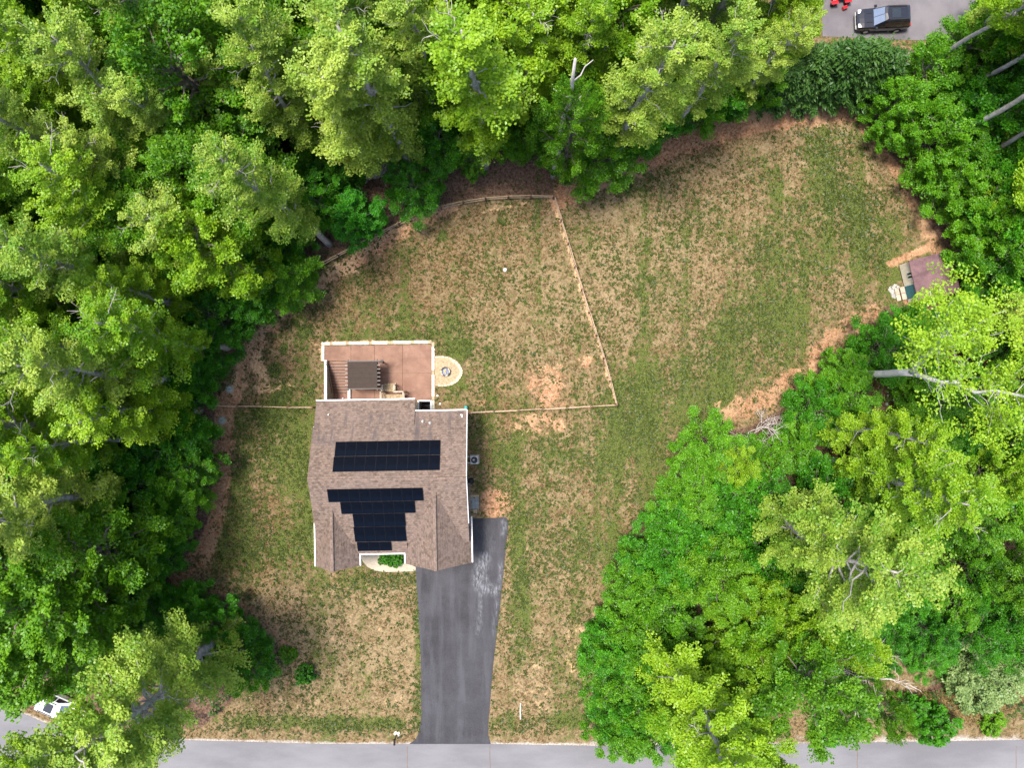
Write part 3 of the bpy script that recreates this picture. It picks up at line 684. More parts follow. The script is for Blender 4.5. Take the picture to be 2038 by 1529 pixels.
# wooden back steps and landing
ls = empty('back_door_steps', (G(784,797,.5)[0], G(784,797,.5)[1], 0), R(.8), 'weathered timber landing and steps with railings at the rear wall', 'steps')
LW, LD, LZ = 1.02, .80, .78
for i in range(6):
    MB().box(-LW, LW, i*LD/6-.25, (i+1)*LD/6-.26, LZ-.04, LZ).build('deck_board', M['treadwood'], ls)
for i in range(3):
    z = LZ-.19*(i+1)
    MB().box(-.84, .12, LD+.0+i*.26-.26*0, LD+.25+i*.26, z-.04, z).build('tread', M['treadwood'], ls)
for x in (-.86, .14): MB().bar((x, LD-.05, LZ-.15), (x, LD+.75, .08), .05, .24).build('stringer', M['trimwood'], ls)
def rail(p, q, nm='railing', z0=LZ, z1=None):
    z1 = z0 if z1 is None else z1
    m = MB().bar((p[0],p[1],z0+.9), (q[0],q[1],z1+.9), .13, .05); o = m.build(nm, M['trimwood'], ls)
    MB().bar((p[0],p[1],z0+.15), (q[0],q[1],z1+.15), .05, .07).build('lower_rail', M['trimwood'], o)
    for r, z in ((p,z0),(q,z1)): MB().box(r[0]-.05, r[0]+.05, r[1]-.05, r[1]+.05, 0, z+.95).build('post', M['trimwood'], o)
rail((-LW,-.2),(-LW,LD)); rail((LW,-.2),(LW,LD)); rail((.16,LD),(LW-.1,LD)); rail((-LW+.1,LD+.02),(-.90,LD+.02))
rail((-.90,LD+.05),(-.90,LD+.62),'stair_rail',LZ,.45); rail((.18,LD+.05),(.18,LD+.62),'stair_rail',LZ,.45)

# fire pit
fx, fy = G(887, 740)
fp_pad = empty('fire_pit_pad', (fx, fy, 0), kind='structure')
outer = [(866,711),(878,710),(893,712),(907,719),(916,729),(920,740),(917,750),(909,760),(897,766),(883,768),(866,768)]
pts = [(G(*p)[0]-fx, G(*p)[1]-fy) for p in outer]
MB().prism(pts, -.05, .03).build('gravel_bed', M['tangravel'], fp_pad)
for ring, zz in ((1.0,.10),(.90,.07)):
    arc = []
    for (x0,y0),(x1,y1) in zip(pts[:-1], pts[1:]):
        n = max(1, int(math.hypot(x1-x0,y1-y0)/.26))
        for k in range(n): arc.append((x0+(x1-x0)*k/n, y0+(y1-y0)*k/n))
    arc = [((x-.0)*ring, y*ring) for x, y in arc if ring == 1 or x > .3]
    for (x0,y0),(x1,y1) in zip(arc[:-1], arc[1:]):
        if math.hypot(x1-x0,y1-y0) > .5: continue
        MB().bar((x0+(x1-x0)*.05,y0+(y1-y0)*.05,zz/2), (x0+(x1-x0)*.93,y0+(y1-y0)*.93,zz/2), .13+random.uniform(-.02,.02), zz+random.uniform(0,.03)).build('edging_stone', M['stone'], fp_pad)
fp = empty('fire_pit', (fx, fy, .03), 0, 'round dark steel fire pit bowl with ash and firewood on gravel pad', 'fire pit')
MB().lathe([(.25,0),(.30,.02),(.42,.30),(.44,.36),(.40,.36),(.37,.28),(.30,.12),(0,.10)], (0,0,0), 26).build('bowl', M['charred'], fp, smooth=True)
MB().lathe([(0,.20),(.2,.19),(.345,.17)], (0,0,0), 20).build('ash', M['ash'], fp)
for k in range(10):
    a = k*2*math.pi/10; MB().bar((.40*math.cos(a-.27),.40*math.sin(a-.27),.37),(.40*math.cos(a+.27),.40*math.sin(a+.27),.37),.09,.05).build('rim_block', M['stone'] if k in (0,1,5,6,8) else M['charred'], fp)
for p, q in (((-.15,.12,.24),(.1,.2,.26)),((-.1,-.02,.24),(.06,.22,.30)),((.02,-.2,.24),(-.02,.05,.27))): MB().bar(p, q, .07, .07).build('log', M['firewood'], fp)

# ------------------------------------------------------------------ things along the east wall
ax, ay = G(944, 916, .8)
ac = empty('air_conditioner', (ax, ay, 0), HR, 'square grey air conditioning unit with a black fan beside east wall', 'air conditioner')
MB().box(-.42,.42,-.42,.42,0,.08).build('pad', M['concrete'], ac)
MB().box(-.36,.36,-.38,.38,.082,.80).build('cabinet', M['grey'], ac)
MB().lathe([(.30,.0),(.30,.03),(.27,.03),(.27,.005),(0,.005)], (0,0,.80), 24).build('fan_well', M['black'], ac)
for k in range(5):
    a = k*2*math.pi/5; MB().bar((0,0,.825),(.25*math.cos(a),.25*math.sin(a),.825),.10,.012).build('fan_blade', M['charred'], ac)
MB().lathe([(0,.05),(.09,.04),(.09,0)], (-.06,.02,.825), 14).build('fan_hub', M['grey'], ac)
for y in (.30,-.30): MB().tube([(-.36,y,.5),(-.72,y,.5)], .025, 6).build('pipe', M['white'], ac)
bx_, by_ = G(937, 958, .8)
gl_ = empty('kettle_grill', (bx_, by_, 0), .3, 'round black kettle grill standing close to the east wall', 'grill')
MB().lathe([(0,.55),(.16,.58),(.29,.72),(.31,.82),(.30,.86),(.24,.98),(.1,1.05),(0,1.06)], (0,0,0), 22).build('kettle', M['black'], gl_, smooth=True)
MB().bar((-.08,0,1.12),(.08,0,1.12),.03,.03).build('lid_handle', M['black'], gl_)
for k in range(3):
    a = k*2.09; MB().bar((.15*math.cos(a),.15*math.sin(a),.62),(.36*math.cos(a),.36*math.sin(a),0),.03,.03).build('leg', M['grey'], gl_)
px_, py_ = G(941, 1002)
sp = empty('side_door_pad', (px_, py_, 0), HR, 'small grey paved stoop with one stepping stone by the side door', 'stoop')
for i in range(3):
    for j in range(3): MB().box(-.5+i*.36,-.16+i*.36,-.52+j*.36,-.18+j*.36,-.05,.08+.012*((i+j)%2)).build('paver', M['slate'], sp)
MB().box(-.5,.58,.58,.76,-.05,.07).build('paver', M['paver'], sp); MB().box(.05,.38,-.92,-.60,-.05,.05).build('paver', M['paver'], sp)
tx, ty = G(927, 811, .5)
rb = empty('rain_barrel', (tx, ty, 0), 0, 'small teal plastic barrel at the north-east corner of house', 'barrel')
MB().lathe([(0,0),(.15,0),(.19,.3),(.15,.62),(0,.62)], (0,0,0), 16).build('body', M['tealbin'], rb); MB().lathe([(0,.68),(.10,.68),(.12,.625),(0,.625)], (0,0,0), 12).build('lid', M['tealbin'], rb)
for px, py, lb in ((871,788,'white stone lying beside the patio coping above its corner'),(876,804,'white stone among weeds between the window well and barrel')):
    x, y = G(px, py); MB().lathe([(0,.12),(.07,.1),(.11,.03),(.1,-.02)], (x,y,0), 9).build('white_stone', M['white'], label=lb, cat='stone')
x, y = G(1005, 537); MB().lathe([(0,.2),(.10,.18),(.17,.1),(.19,0)], (x,y,0), 16).build('play_ball', M['white'], smooth=True, label='round white ball alone in middle of the fenced back lawn', cat='ball')
for px, py, lb in ((457,775,'round grey-green septic lid just inside the west fence'),(442,837,'round grey-green septic lid south of the west fence')):
    x, y = G(px, py); o = empty('septic_lid', (x,y,0), 0, lb, 'lid', 'septic lids at the west wood edge')
    MB().lathe([(0,.10),(.26,.10),(.30,.08),(.31,-.05)], (0,0,0), 28).build('cover', M['lid'], o); MB().lathe([(.33,-.02),(.35,.05),(.38,.05),(.40,-.02)], (0,0,0), 28).build('collar', M['concrete'], o)
    MB().bar((-.08,0,.12),(.08,0,.12),.03,.03).build('lift_handle', M['darkmetal'], o)

# front bed shrubs, mailbox, marker
# ------------------------------------------------------------------ shed
sx, sy = G(1790, 525)
shed = empty('garden_shed', (*G(1833, 557), 0), R(13.5), 'cream garden shed with plum roof and teal door at east tree line', 'shed')
sw, sl, se = 1.75, 1.80, 2.15      # half depth, half length, eave height
MB().box(-sw, sw, -sl, sl, .18, se).build('wall', M['cream'], shed)
for s in (-1, 1): MB().add([(-sw, s*(sl-.002), se),(sw, s*(sl-.002), se),(0, s*(sl-.002), se+1.0)], [(0,1,2)]).build('gable_end', M['cream'], shed)
for s in (-1, 1):
    pts = [(0,-sl-.1,se+1.12),(0,sl+.1,se+1.12),(s*(sw+.2),sl+.1,se-.0),(s*(sw+.2),-sl-.1,se-.0)]
    if s > 0: pts = pts[::-1]
    MB().slab3(pts, .1).build('roof', M['shedroof'], shed)
wx = -sw
wd = MB().box(wx-.06, wx, .28, .95, 1.15, 1.95).build('window', M['white'], shed); MB().box(wx-.075, wx-.061, .36, .87, 1.23, 1.87).build('pane', M['glass'], wd)
MB().box(wx-.10, wx-.076, .58, .65, 1.23, 1.87).build('glazing_bar', M['white'], wd)
dd = MB().box(wx-.05, wx, -1.45, -.25, .25, 2.05).build('door', M['teal'], shed)
for k in range(6): MB().box(wx-.075, wx-.051, -1.43+k*.2, -1.25+k*.2, .27, 2.03).build('plank', M['teal'], dd)
for k in range(6): MB().box(wx-.12, wx-.01, -1.40+k*.21, -1.33+k*.21, 2.07, 2.13).build('bracket', M['white'], shed)
MB().box(wx-.10, wx-.076, -.95,-.88,1.1,1.2).build('handle', M['darkmetal'], dd)
for i, (d0, d1, z) in enumerate(((.0,.42,.34),(.46,.84,.18))):
    for k in range(2): MB().box(wx-.1-d1, wx-.1-d0, -1.42+k*.62, -.84+k*.62, z-.05, z).build('step', M['trimwood'], shed)
    MB().box(wx-.08-d1, wx-.12-d0, -1.38, -.30, 0, z-.051).build('step_riser', M['fencepost'], shed)
gx_, gy_ = G(1781, 580)
m = MB()
for k in range(320):
    t_ = random.uniform(0, 6.283); q_ = math.sqrt(random.random()); x = gx_+q_*(.50+.12*math.sin(3*t_))*math.cos(t_); y = gy_+q_*.66*math.sin(t_); e = random.uniform(.03, .06)
    m.add([(x-e,y-e*.6,.01),(x+e,y-e,.01),(x+e*.7,y+e,.01),(x-e,y+e*.8,.01),(x+random.uniform(-.01,.01),y,.05+e*.5)], [(0,1,4),(1,2,4),(2,3,4),(3,0,4)])
m.build('white_gravel', M['whitegravel'], label='patch of white gravel in front of the shed steps', kind='stuff')

# dark ring in the clay
x, y = G(1590, 228); rg = empty('fire_ring', (x,y,0), 0, 'small black steel ring set in bare red clay by conifers', 'fire ring')
MB().lathe([(.40,0),(.42,.28),(.36,.28),(.34,.02)], (0,0,0), 24).build('ring', M['charred'], rg); MB().lathe([(0,.03),(.35,.02)], (0,0,0), 18).build('ash', M['black'], rg)
# blue tarp shelter among northern trees
x, y = G(1107, 54); ts = empty('tarp_shelter', (x,y,0), R(20), 'dark blue tarpaulin shelter half hidden under the northern trees', 'shelter')
MB().slab3([(-.8,-.7,1.2),(0,-.7,1.7),(0,.7,1.7),(-.8,.7,1.2)], .03).slab3([(0,-.7,1.7),(.8,-.7,1.2),(.8,.7,1.2),(0,.7,1.7)], .03).build('tarpaulin', M['bluetarp'], ts)
for s in (-1,1):
    for q in (-1,1): MB().box(s*.75-.03,s*.75+.03,q*.62-.03,q*.62+.03,0,1.18).build('pole', M['grey'], ts)

# mailbox and marker posts
x, y = G(789, 1464); mb = empty('mailbox', (x,y,0), 0, 'black mailbox on a post beside the driveway mouth', 'mailbox')
MB().box(-.05,.05,-.05,.05,0,1.05).build('post', M['fencepost'], mb)
m = MB(); pr = [(-.09,1.06),(.09,1.06),(.09,1.18)]+[(.09*math.cos(t),1.18+.08*math.sin(t)) for t in [math.pi*k/6 for k in range(1,6)]]+[(-.09,1.18)]
n = len(pr); m.add([(a,-.35,b) for a,b in pr]+[(a,.15,b) for a,b in pr], [tuple(range(n)), tuple(range(2*n-1,n-1,-1))]+[(i,n+i,n+(i+1)%n,(i+1)%n) for i in range(n)])
m.build('box', M['black'], mb); MB().box(.095,.11,-.2,-.16,1.1,1.32).build('flag', M['red'], mb)
for i,(dx,dy) in enumerate(((.12,.16),(-.14,.12),(.2,-.02),(-.05,.26),(.22,.22))):
    MB().lathe([(0,.14),(.08,.12),(.13,.03),(.12,-.02)], (dx,dy,0), 9).build('base_stone', M['cream'], mb)
x, y = G(1036, 1400); MB().tube([(x,y,.03),(x-.02,y-.75,.05),(x,y-1.5,.03)], .045, 8).build('drain_pipe', M['white'], label='thin white pipe lying on dry grass right-angled to the road', cat='pipe')
x, y = G(363, 1157); MB().box(x-.14,x+.14,y-.05,y+.05,0,.08).build('white_block', M['white'], label='small white block lying on bare red clay by west woods', cat='block')

# ------------------------------------------------------------------ split-rail fences
def fence(line, label, spacing=2.1, hgt=1.15, rails=(.36,1.0)):
    pts = [Vector((*G(*p), 0)) for p in line]; cum = [0]
    for a, b in zip(pts[:-1], pts[1:]): cum.append(cum[-1]+(b-a).length)
    n = max(1, round(cum[-1]/spacing)); ps = []
    for k in range(n+1):
        d = cum[-1]*k/n; i = max(j for j in range(len(cum)) if cum[j] <= d+1e-6); i = min(i, len(pts)-2)
        ps.append(pts[i]+(pts[i+1]-pts[i])*((d-cum[i])/(cum[i+1]-cum[i])))
    f = empty('split_rail_fence', ps[0], 0, label, 'fence', 'split-rail fences round the back lawn'); o0 = ps[0]
    for p in ps:
        q = p-o0; h = hgt+random.uniform(-.05,.06)
        MB().box(q.x-.07,q.x+.07,q.y-.07,q.y+.07,0,h).build('post', M['fencepost'], f)
    for a, b in zip(ps[:-1], ps[1:]):
        a = a-o0; b = b-o0
        for z in rails:
            j = lambda: random.uniform(-.035,.035)
            MB().bar((a.x+j(),a.y+j(),z+j()),(b.x+j(),b.y+j(),z+j()),.06,.13).build('rail', M['fence'], f)
fence(ARC, 'curved split-rail fence along the north-west woods edge')
fence([(1103,397),(1135,503),(1166,606),(1202,718),(1225,805)], 'straight split-rail fence dividing the two back lawns')
fence([(1223,806),(1100,813),(935,821)], 'split-rail fence running from the house to the dividing fence')
fence([(432,808),(530,809),(627,811)], 'split-rail fence between the west woods and the house')

# ------------------------------------------------------------------ vehicles
def vehicle(name, label, loc, rz, paint, L=4.8, Wd=1.94, Hh=1.78, cat='car', hood=1.05):
    t = empty(name, loc, rz, label, cat); hl, hw = L/2, Wd/2
    # body: loft of cross-sections along x (front = +x)
    secs = [(-hl, .80, .45, .95), (-hl+.10, .93, .36, 1.02), (-hl+.6, .985, .30, 1.05), (-.9, 1.0, .28, 1.04), (.5, 1.0, .28, 1.02),
            (1.05, .99, .28, hood), (hl-.55, .96, .30, hood-.05), (hl-.15, .90, .38, hood-.13), (hl, .76, .46, hood-.26)]
    def loop(x, k, z0, z1):
        w = hw*k; return [(x,-w*.94,z0),(x,-w,z0+.22),(x,-w*.99,z1-.14),(x,-w*.91,z1-.02),(x,-w*.5,z1+.025),(x,0,z1+.04),(x,w*.5,z1+.025),(x,w*.91,z1-.02),(x,w*.99,z1-.14),(x,w,z0+.22),(x,w*.94,z0)]
    m = MB(); n = 11; vs = []
    for s in secs: vs += loop(*s)
    fs = []
    for i in range(len(secs)-1):
        for k in range(n): fs.append((i*n+k, i*n+(k+1)%n, (i+1)*n+(k+1)%n, (i+1)*n+k))
    fs += [tuple(range(n-1,-1,-1)), tuple((len(secs)-1)*n+k for k in range(n))]
    m.add(vs, [f[::-1] for f in fs]); body = m.build('body', paint, t, smooth=False)
    # cabin
    zb, zt = 1.0, Hh
    base = [(-hl+.18,.92),(.95,.90)]; top = [(-hl+.50,.74),(.10,.72)]
    rings = []
    for (xb,kb),(xt,kt) in ((base[0],top[0]),): pass
    def ring(z, x0, x1, k0, k1): return [(x0,-hw*k0,z),(x0+.25,-hw*(k0+.04),z),(-.4,-hw*(k0+.05),z),(x1-.3,-hw*(k1+.04),z),(x1,-hw*k1*.9,z),(x1+.06,0,z),(x1,hw*k1*.9,z),(x1-.3,hw*(k1+.04),z),(-.4,hw*(k0+.05),z),(x0+.25,hw*(k0+.04),z),(x0,hw*k0,z)]
    r0 = ring(zb, -hl+.15, 1.02, .88, .88); r1 = ring(zt-.08, -hl+.42, .22, .72, .72); r2 = ring(zt, -hl+.62, .02, .58, .58)
    n = 11; m = MB(); m.add(r0+r1+r2, [(a*n+k, a*n+(k+1)%n, (a+1)*n+(k+1)%n, (a+1)*n+k) for a in range(2) for k in range(n)]+[tuple(2*n+k for k in range(n))])
    cab = m.build('cabin', paint, t)
    def quad(nm, mt, idx, off=.015, shrink=.10, parent=cab):
        P_ = [Vector(p) for p in idx]; c = sum(P_, Vector())/len(P_); nn = (P_[1]-P_[0]).cross(P_[2]-P_[0]).normalized()
        if nn.dot(c-Vector((-.6,0,1.2))) < 0: nn = -nn
        P_ = [c+(p-c)*(1-shrink)+nn*off for p in P_]
        f = tuple(range(len(P_)))
        if (P_[1]-P_[0]).cross(P_[2]-P_[0]).dot(nn) < 0: f = f[::-1]
        MB().add(P_, [f]).build(nm, mt, parent)
    for a, b in ((4,5),(5,6)): quad('windscreen', M['windscreen'], [r0[a],r0[b],r1[b],r1[a]], .02, .06)
    for sgn, (a,b,c_) in ((-1,(1,2,3)),(1,(9,8,7))):
        quad('side_window', M['glass'], [r0[a],r0[b],r1[b],r1[a]]); quad('side_window', M['glass'], [r0[b],r0[c_],r1[c_],r1[b]])
    quad('rear_window', M['glass'], [r0[0],r0[10],r1[10],r1[0]], .02, .12)
    for s in (-1, 1):
        MB().box(-hl+.75, -.1, s*hw*.62-.03, s*hw*.62+.03, zt-.02, zt+.05).build('roof_rail', M['darkmetal'], t)
        MB().box(.72, .92, s*(hw+.05)-.10, s*(hw+.05)+.10, 1.02, 1.18).build('wing_mirror', paint, t)
        MB().box(hl-.34, hl-.05, s*hw*.66-.17, s*hw*.66+.17, hood-.22, hood-.10).build('headlight', M['clearlamp'], t)
        MB().box(-hl-.01, -hl+.12, s*hw*.72-.12, s*hw*.72+.12, .75, 1.0).build('tail_light', M['redlamp'], t)
        MB().bar((1.15, s*.42, hood+.035), (hl-.75, s*.40, hood+.005), .06, .03).build('bonnet_vent', M['black'], t)
        for x in (hl-.95, -hl+1.0):
            w = MB().lathe([(.20,-.12),(.35,-.11),(.37,-.04),(.37,.06),(.35,.12),(.20,.12)], (x, s*(hw-.10), .37), 24, axis='y').build('wheel', M['rubber'], t)
            MB().lathe([(0,.10),(.10,.10),(.205,.125),(.21,-.10)] if s > 0 else [(.21,.10),(.205,-.125),(.10,-.10),(0,-.10)], (x, s*(hw-.10), .37), 18, axis='y').build('rim', M['rim'], w)
    MB().box(hl-.06, hl+.03, -hw*.45, hw*.45, .62, hood-.24).build('grille', M['black'], t)
    MB().box(hl-.08, hl+.06, -hw*.80, hw*.80, .46, .58).build('front_bumper', M['grey'], t)
    MB().box(-hl-.05, -hl+.10, -hw*.80, hw*.80, .46, .60).build('rear_bumper', paint, t)
    MB().box(-1.1, -.3, -.42, .42, zt+.003, zt+.012).build('sunroof', M['glass'], t)
    return t
vehicle('parked_suv', 'black sport utility vehicle parked on the neighbouring asphalt drive', (*G(1753, 41, .4), .025), R(180+2.0), M['blackpaint'])
vehicle('white_car', 'white car on the road half hidden beneath the south-west trees', (*G(122, 1408, .7), .02), R(-24), M['whitepaint'], L=4.6, Wd=1.85, Hh=1.55)

q = empty('quad_bike', (*G(1668, 0), .025), R(8), 'red and black quad bike parked at the drive edge', 'quad bike')
for s in (-1,1):
    for x in (-.62,.62):
        w = MB().lathe([(.12,-.13),(.27,-.12),(.29,0),(.27,.12),(.12,.13)], (x, s*.42, .29), 18, axis='y').build('wheel', M['rubber'], q); MB().lathe([(0,.09),(.12,.1),(.12,-.1),(0,-.09)], (x, s*.42, .29), 12, axis='y').build('rim', M['rim'], w)
        MB().slab3([(x-.33,s*.42-.18,.60),(x+.33,s*.42-.18,.60),(x+.33,s*.42+.18,.56),(x-.33,s*.42+.18,.56)], .04).build('mudguard', M['red'], q)
MB().box(-.75,.75,-.2,.2,.35,.62).build('frame', M['black'], q); MB().box(-.5,.15,-.17,.17,.622,.80).build('seat', M['black'], q)
MB().box(.2,.62,-.22,.22,.622,.86).build('tank', M['red'], q); MB().tube([(.25,-.42,1.0),(.33,-.15,.98),(.33,.15,.98),(.25,.42,1.0)], .02, 8).build('handlebar', M['darkmetal'], q)
for x0 in (-.85,.62):
    m = MB()
    for k in range(5): m.bar((x0,-.3+k*.15,.72),(x0+.32,-.3+k*.15,.72),.02,.02)
    m.build('rack_grille', M['grey'], q)
MB().lathe([(0,.04),(.09,.03),(.09,-.02)], (.70,0,.80), 12).build('headlight', M['clearlamp'], q)
rc = empty('gas_can', (*G(1681, 15, .2), .025), R(20), 'small red fuel can on the asphalt beside the quad bike', 'fuel can')
MB().box(-.2,.2,-.13,.13,0,.36).build('body', M['red'], rc); MB().bar((-.1,0,.42),(.1,0,.42),.04,.04).bar((-.1,0,.36),(-.1,0,.42),.04,.04).bar((.1,0,.36),(.1,0,.42),.04,.04).build('handle', M['red'], rc); MB().tube([(.14,0,.36),(.22,0,.52)], .025, 8).build('spout', M['black'], rc)

# ------------------------------------------------------------------ trees
def unit(v): return v/np.maximum(np.linalg.norm(v, axis=-1, keepdims=True), 1e-9)
def leaf_mesh(name, pos, nrm, L, Wd, tint, mat, along=None, r=None):
    r = r or rng; n = len(pos); nrm = unit(nrm)
    a = along if along is not None else r.normal(size=(n, 3))
    a = unit(a - nrm*np.sum(a*nrm, -1, keepdims=True)); b = np.cross(nrm, a)
    L = np.asarray(L)[:, None]; Wd = np.asarray(Wd)[:, None]
    v = np.stack([pos-a*L*.5-nrm*L*.06, pos+b*Wd*.5+nrm*Wd*.12, pos+a*L*.5-nrm*L*.12, pos-b*Wd*.5+nrm*Wd*.12], 1).reshape(-1, 3)
    return fast_mesh(name, v, np.arange(4*n).reshape(-1, 4), mat, {'tint': tint})
def cluster_leaves(cen, rad, per, size, r, dirs=None):
    """leaf positions in flattened sprays that point along their twig"""
    n = len(cen); k = np.repeat(np.arange(n), per); N = len(k)
    d = unit(r.normal(size=(N, 3))); o = d*(r.random(N)**.38)[:, None]*rad[k][:, None]
    if dirs is None: dirs = r.normal(size=(n, 3))*np.array([1, 1, .2])
    e1 = unit(dirs); e2 = unit(np.cross(np.array([0, 0, 1.0]), e1)+1e-4); e3 = np.cross(e1, e2)
    e3 *= np.sign(e3[:, 2:3]+1e-9)
    pos = cen[k]+e1[k]*o[:, :1]*1.45+e2[k]*o[:, 1:2]*.85+e3[k]*o[:, 2:]*.40
    nr = r.normal(size=(N, 3))*.50+e3[k]*.9+np.array([0, 0, .25])+d*.25
    t = np.clip(r.random(n)[k]*.75+r.normal(size=N)*.2+.10, 0, 1)
    return pos, nr, size*(0.65+.7*r.random(N)), t
def wob(a, b, n, amp, r, sag=0.0):
    t = np.linspace(0, 1, n)[:, None]; p = a+(b-a)*t
    p[1:-1] += r.normal(size=(n-2, 3))*amp; p[:, 2] += sag*(t[:, 0]*(1-t[:, 0]))*4
    return p
def poplar(seed, leaf, Ht=25.0, Rc=2.9, base=.22, limbs=56, leafsize=.145, bark='bark', per=84, tr_=.34):
    r = np.random.default_rng(seed); m = MB(); lean = r.normal(size=2)*.5
    def tr(z): return np.array([lean[0]*(z/Ht)**2+.25*math.sin(z*.35+seed), lean[1]*(z/Ht)**2+.25*math.cos(z*.31+seed*2), z])-np.array([.25*math.sin(seed), .25*math.cos(seed*2), 0])
    zs = np.linspace(0, Ht*.97, 16); m.tube([tr(z) for z in zs], [tr_*(1-z/Ht)**.8+.03+(.12 if z == 0 else 0) for z in zs], 8)
    cen = []; rad = []; dirs = []
    for i in range(limbs):
        t = (i+r.random())/limbs; z0 = Ht*(base+(.97-base)*t); a = i*2.4+r.normal()*.4
        pf = math.sin(math.pi*(.14+.76*t))**.8*(.66+.22*math.sin(a*2+seed+z0*.35)+.38*r.random())
        Lr = max(.45, Rc*pf); el = R(14+40*t+r.normal()*9)
        p0 = tr(z0); d = np.array([math.cos(a), math.sin(a), math.tan(el)]); p1 = p0+d*Lr; p1[2] = min(p1[2], Ht*1.01)
        pts = wob(p0, p1, 6, .07*Lr**.5, r, sag=-.05*Lr); rr = .03+.026*Lr*(1-t*.5)
        m.tube(pts, np.linspace(rr, .010, 6), 5)
        if r.random() < .04: continue
        for q in np.arange(.34, 1.03, .46/max(Lr, .9)):
            sp = (.34+.30*r.random())*(.75+.25*Lr/Rc)
            for e in range(2):
                sd_ = (-1, 1)[e]*(.35+.5*r.random()); ca, sa = math.cos(a+sd_), math.sin(a+sd_)
                dv = np.array([ca, sa, .22+.3*t+r.normal()*.2]); cen.append(p0+(p1-p0)*q+dv*sp*.75+r.normal(size=3)*.10); rad.append(sp); dirs.append(dv)
    for i in range(2):      # a few dead twigs
        z0 = Ht*(.6+.35*r.random()); a = r.random()*6.28; p0 = tr(z0); L_ = Rc*(.75+.3*r.random())
        p1 = p0+np.array([math.cos(a)*L_, math.sin(a)*L_, L_*.5]); pts = wob(p0, p1, 6, .15, r); m.tube(pts, np.linspace(.045, .012, 6), 5)
        for k in (3, 4):
            for q in (-1, 1):
                e = pts[k]+np.array([math.cos(a+q*.8), math.sin(a+q*.8), .5])*(.4+.4*r.random()); m.tube(wob(pts[k], e, 4, .06, r), [.02,.016,.012,.006], 4)
    pos, nr, s, t = cluster_leaves(np.array(cen), np.array(rad), per, leafsize, r, np.array(dirs))
    return m.mesh('tall_trunk', M[bark], True), leaf_mesh('tall_crown', pos, nr, s, s*.8, t, M[leaf], r=r), Ht
def forked(seed, leaf):
    r = np.random.default_rng(seed); m = MB(); A = np.array
    m.tube(wob(A([0,0,0.]), A([.1,.1,9.6]), 7, .04, r), np.linspace(.30,.25,7), 10)
    cen = []; rad = []
    for (a, L, up, r0) in ((2.4,3.4,9.0,.20),(-.6,3.6,9.5,.18)):
        p0 = A([.1,.1,9.3]); p1 = p0+A([math.cos(a)*L, math.sin(a)*L, up]); st = wob(p0, p1, 9, .16, r); m.tube(st, np.linspace(r0,.06,9), 8)
        for i in range(26):
            k = 2+int(6.9*(i/26)); b = a+(r.random()-.5)*4.4; l = 1.4+2.4*r.random(); q = st[min(k,8)]; e = q+A([math.cos(b)*l, math.sin(b)*l, l*(.35+.6*r.random())+.9])
            br = wob(q, e, 6, .14, r); m.tube(br, np.linspace(.035,.008,6), 5)
            for j in ((3,4,5) if k >= 4 else ()):
                cen.append(br[j]+r.normal(size=3)*.35); rad.append(.45+.5*r.random())
                d = r.normal(size=3)*.7+A([0,0,.3]); cen.append(br[j]+d); rad.append(.35+.4*r.random())
    pos, nr, s, t = cluster_leaves(A(cen), A(rad), 64, .145, r)
    return m.mesh('forked_trunk', M['whitebark'], True), leaf_mesh('forked_crown', pos, nr, s, s*.8, t, M[leaf], r=r), 22.0
def broad(seed, leaf, Ht=14.0, Rc=3.5, base=.30, limbs=34, leafsize=.23, bark='barkdark', per=52, fill=1.0):
    r = np.random.default_rng(seed); m = MB()
    zc = Ht*(base+1)/2; hz = Ht*(1-base)/2
    zs = np.linspace(0, Ht*.86, 10); wx = r.normal(size=2)*.25
    def tr(z): return np.array([wx[0]*math.sin(z*.5), wx[1]*math.sin(z*.4), z])
    m.tube([tr(z) for z in zs], [.022*Ht*(1-.85*z/(Ht*.86))+(.05 if z == 0 else 0) for z in zs], 8)
    cen = []; rad = []; dirs = []
    ph = r.random(4)*6.28
    for i in range(limbs):
        u = 1-1.75*(i+.5)/limbs; a = i*2.39996+r.normal()*.25      # from top downward
        sr = math.sqrt(max(0, 1-u*u)); lump = 1+.16*math.sin(3*a+ph[0])+.12*math.sin(5*a+4*u+ph[1])+.1*r.normal()
        tip = np.array([Rc*sr*math.cos(a)*lump, Rc*sr*math.sin(a)*lump, zc+hz*u*(.93+.1*r.random())])
        z0 = max(Ht*base*.7, min(Ht*.8, tip[2]-Rc*sr*.75)); p0 = tr(z0)
        pts = wob(p0, tip, 6, .10, r, sag=.15); m.tube(pts, np.linspace(.012*Ht*.6*(.5+sr*.5), .012, 6), 5)
        Lr = np.linalg.norm(tip-p0)
        puff = (.24+.16*r.random())*Rc*fill
        out = unit(np.array([math.cos(a)*sr, math.sin(a)*sr, .25+.35*max(u, 0)]))
        for e in range(6):
            dv = unit(out+r.normal(size=3)*np.array([.65,.65,.28])); q = puff*(.38+.22*r.random())
            cen.append(tip+dv*puff*.55); rad.append(q); dirs.append(dv)
        for f_ in (.84, .66, .5):
            dv = unit(out+r.normal(size=3)*.7); cen.append(p0+(tip-p0)*f_+r.normal(size=3)*.11*Rc); rad.append(.20*Rc); dirs.append(dv)
    pos, nr, s, t = cluster_leaves(np.array(cen), np.array(rad), per, leafsize, r, np.array(dirs))
    return m.mesh('broad_trunk', M[bark], True), leaf_mesh('broad_crown', pos, nr, s, s*.72, t, M[leaf], r=r), Ht
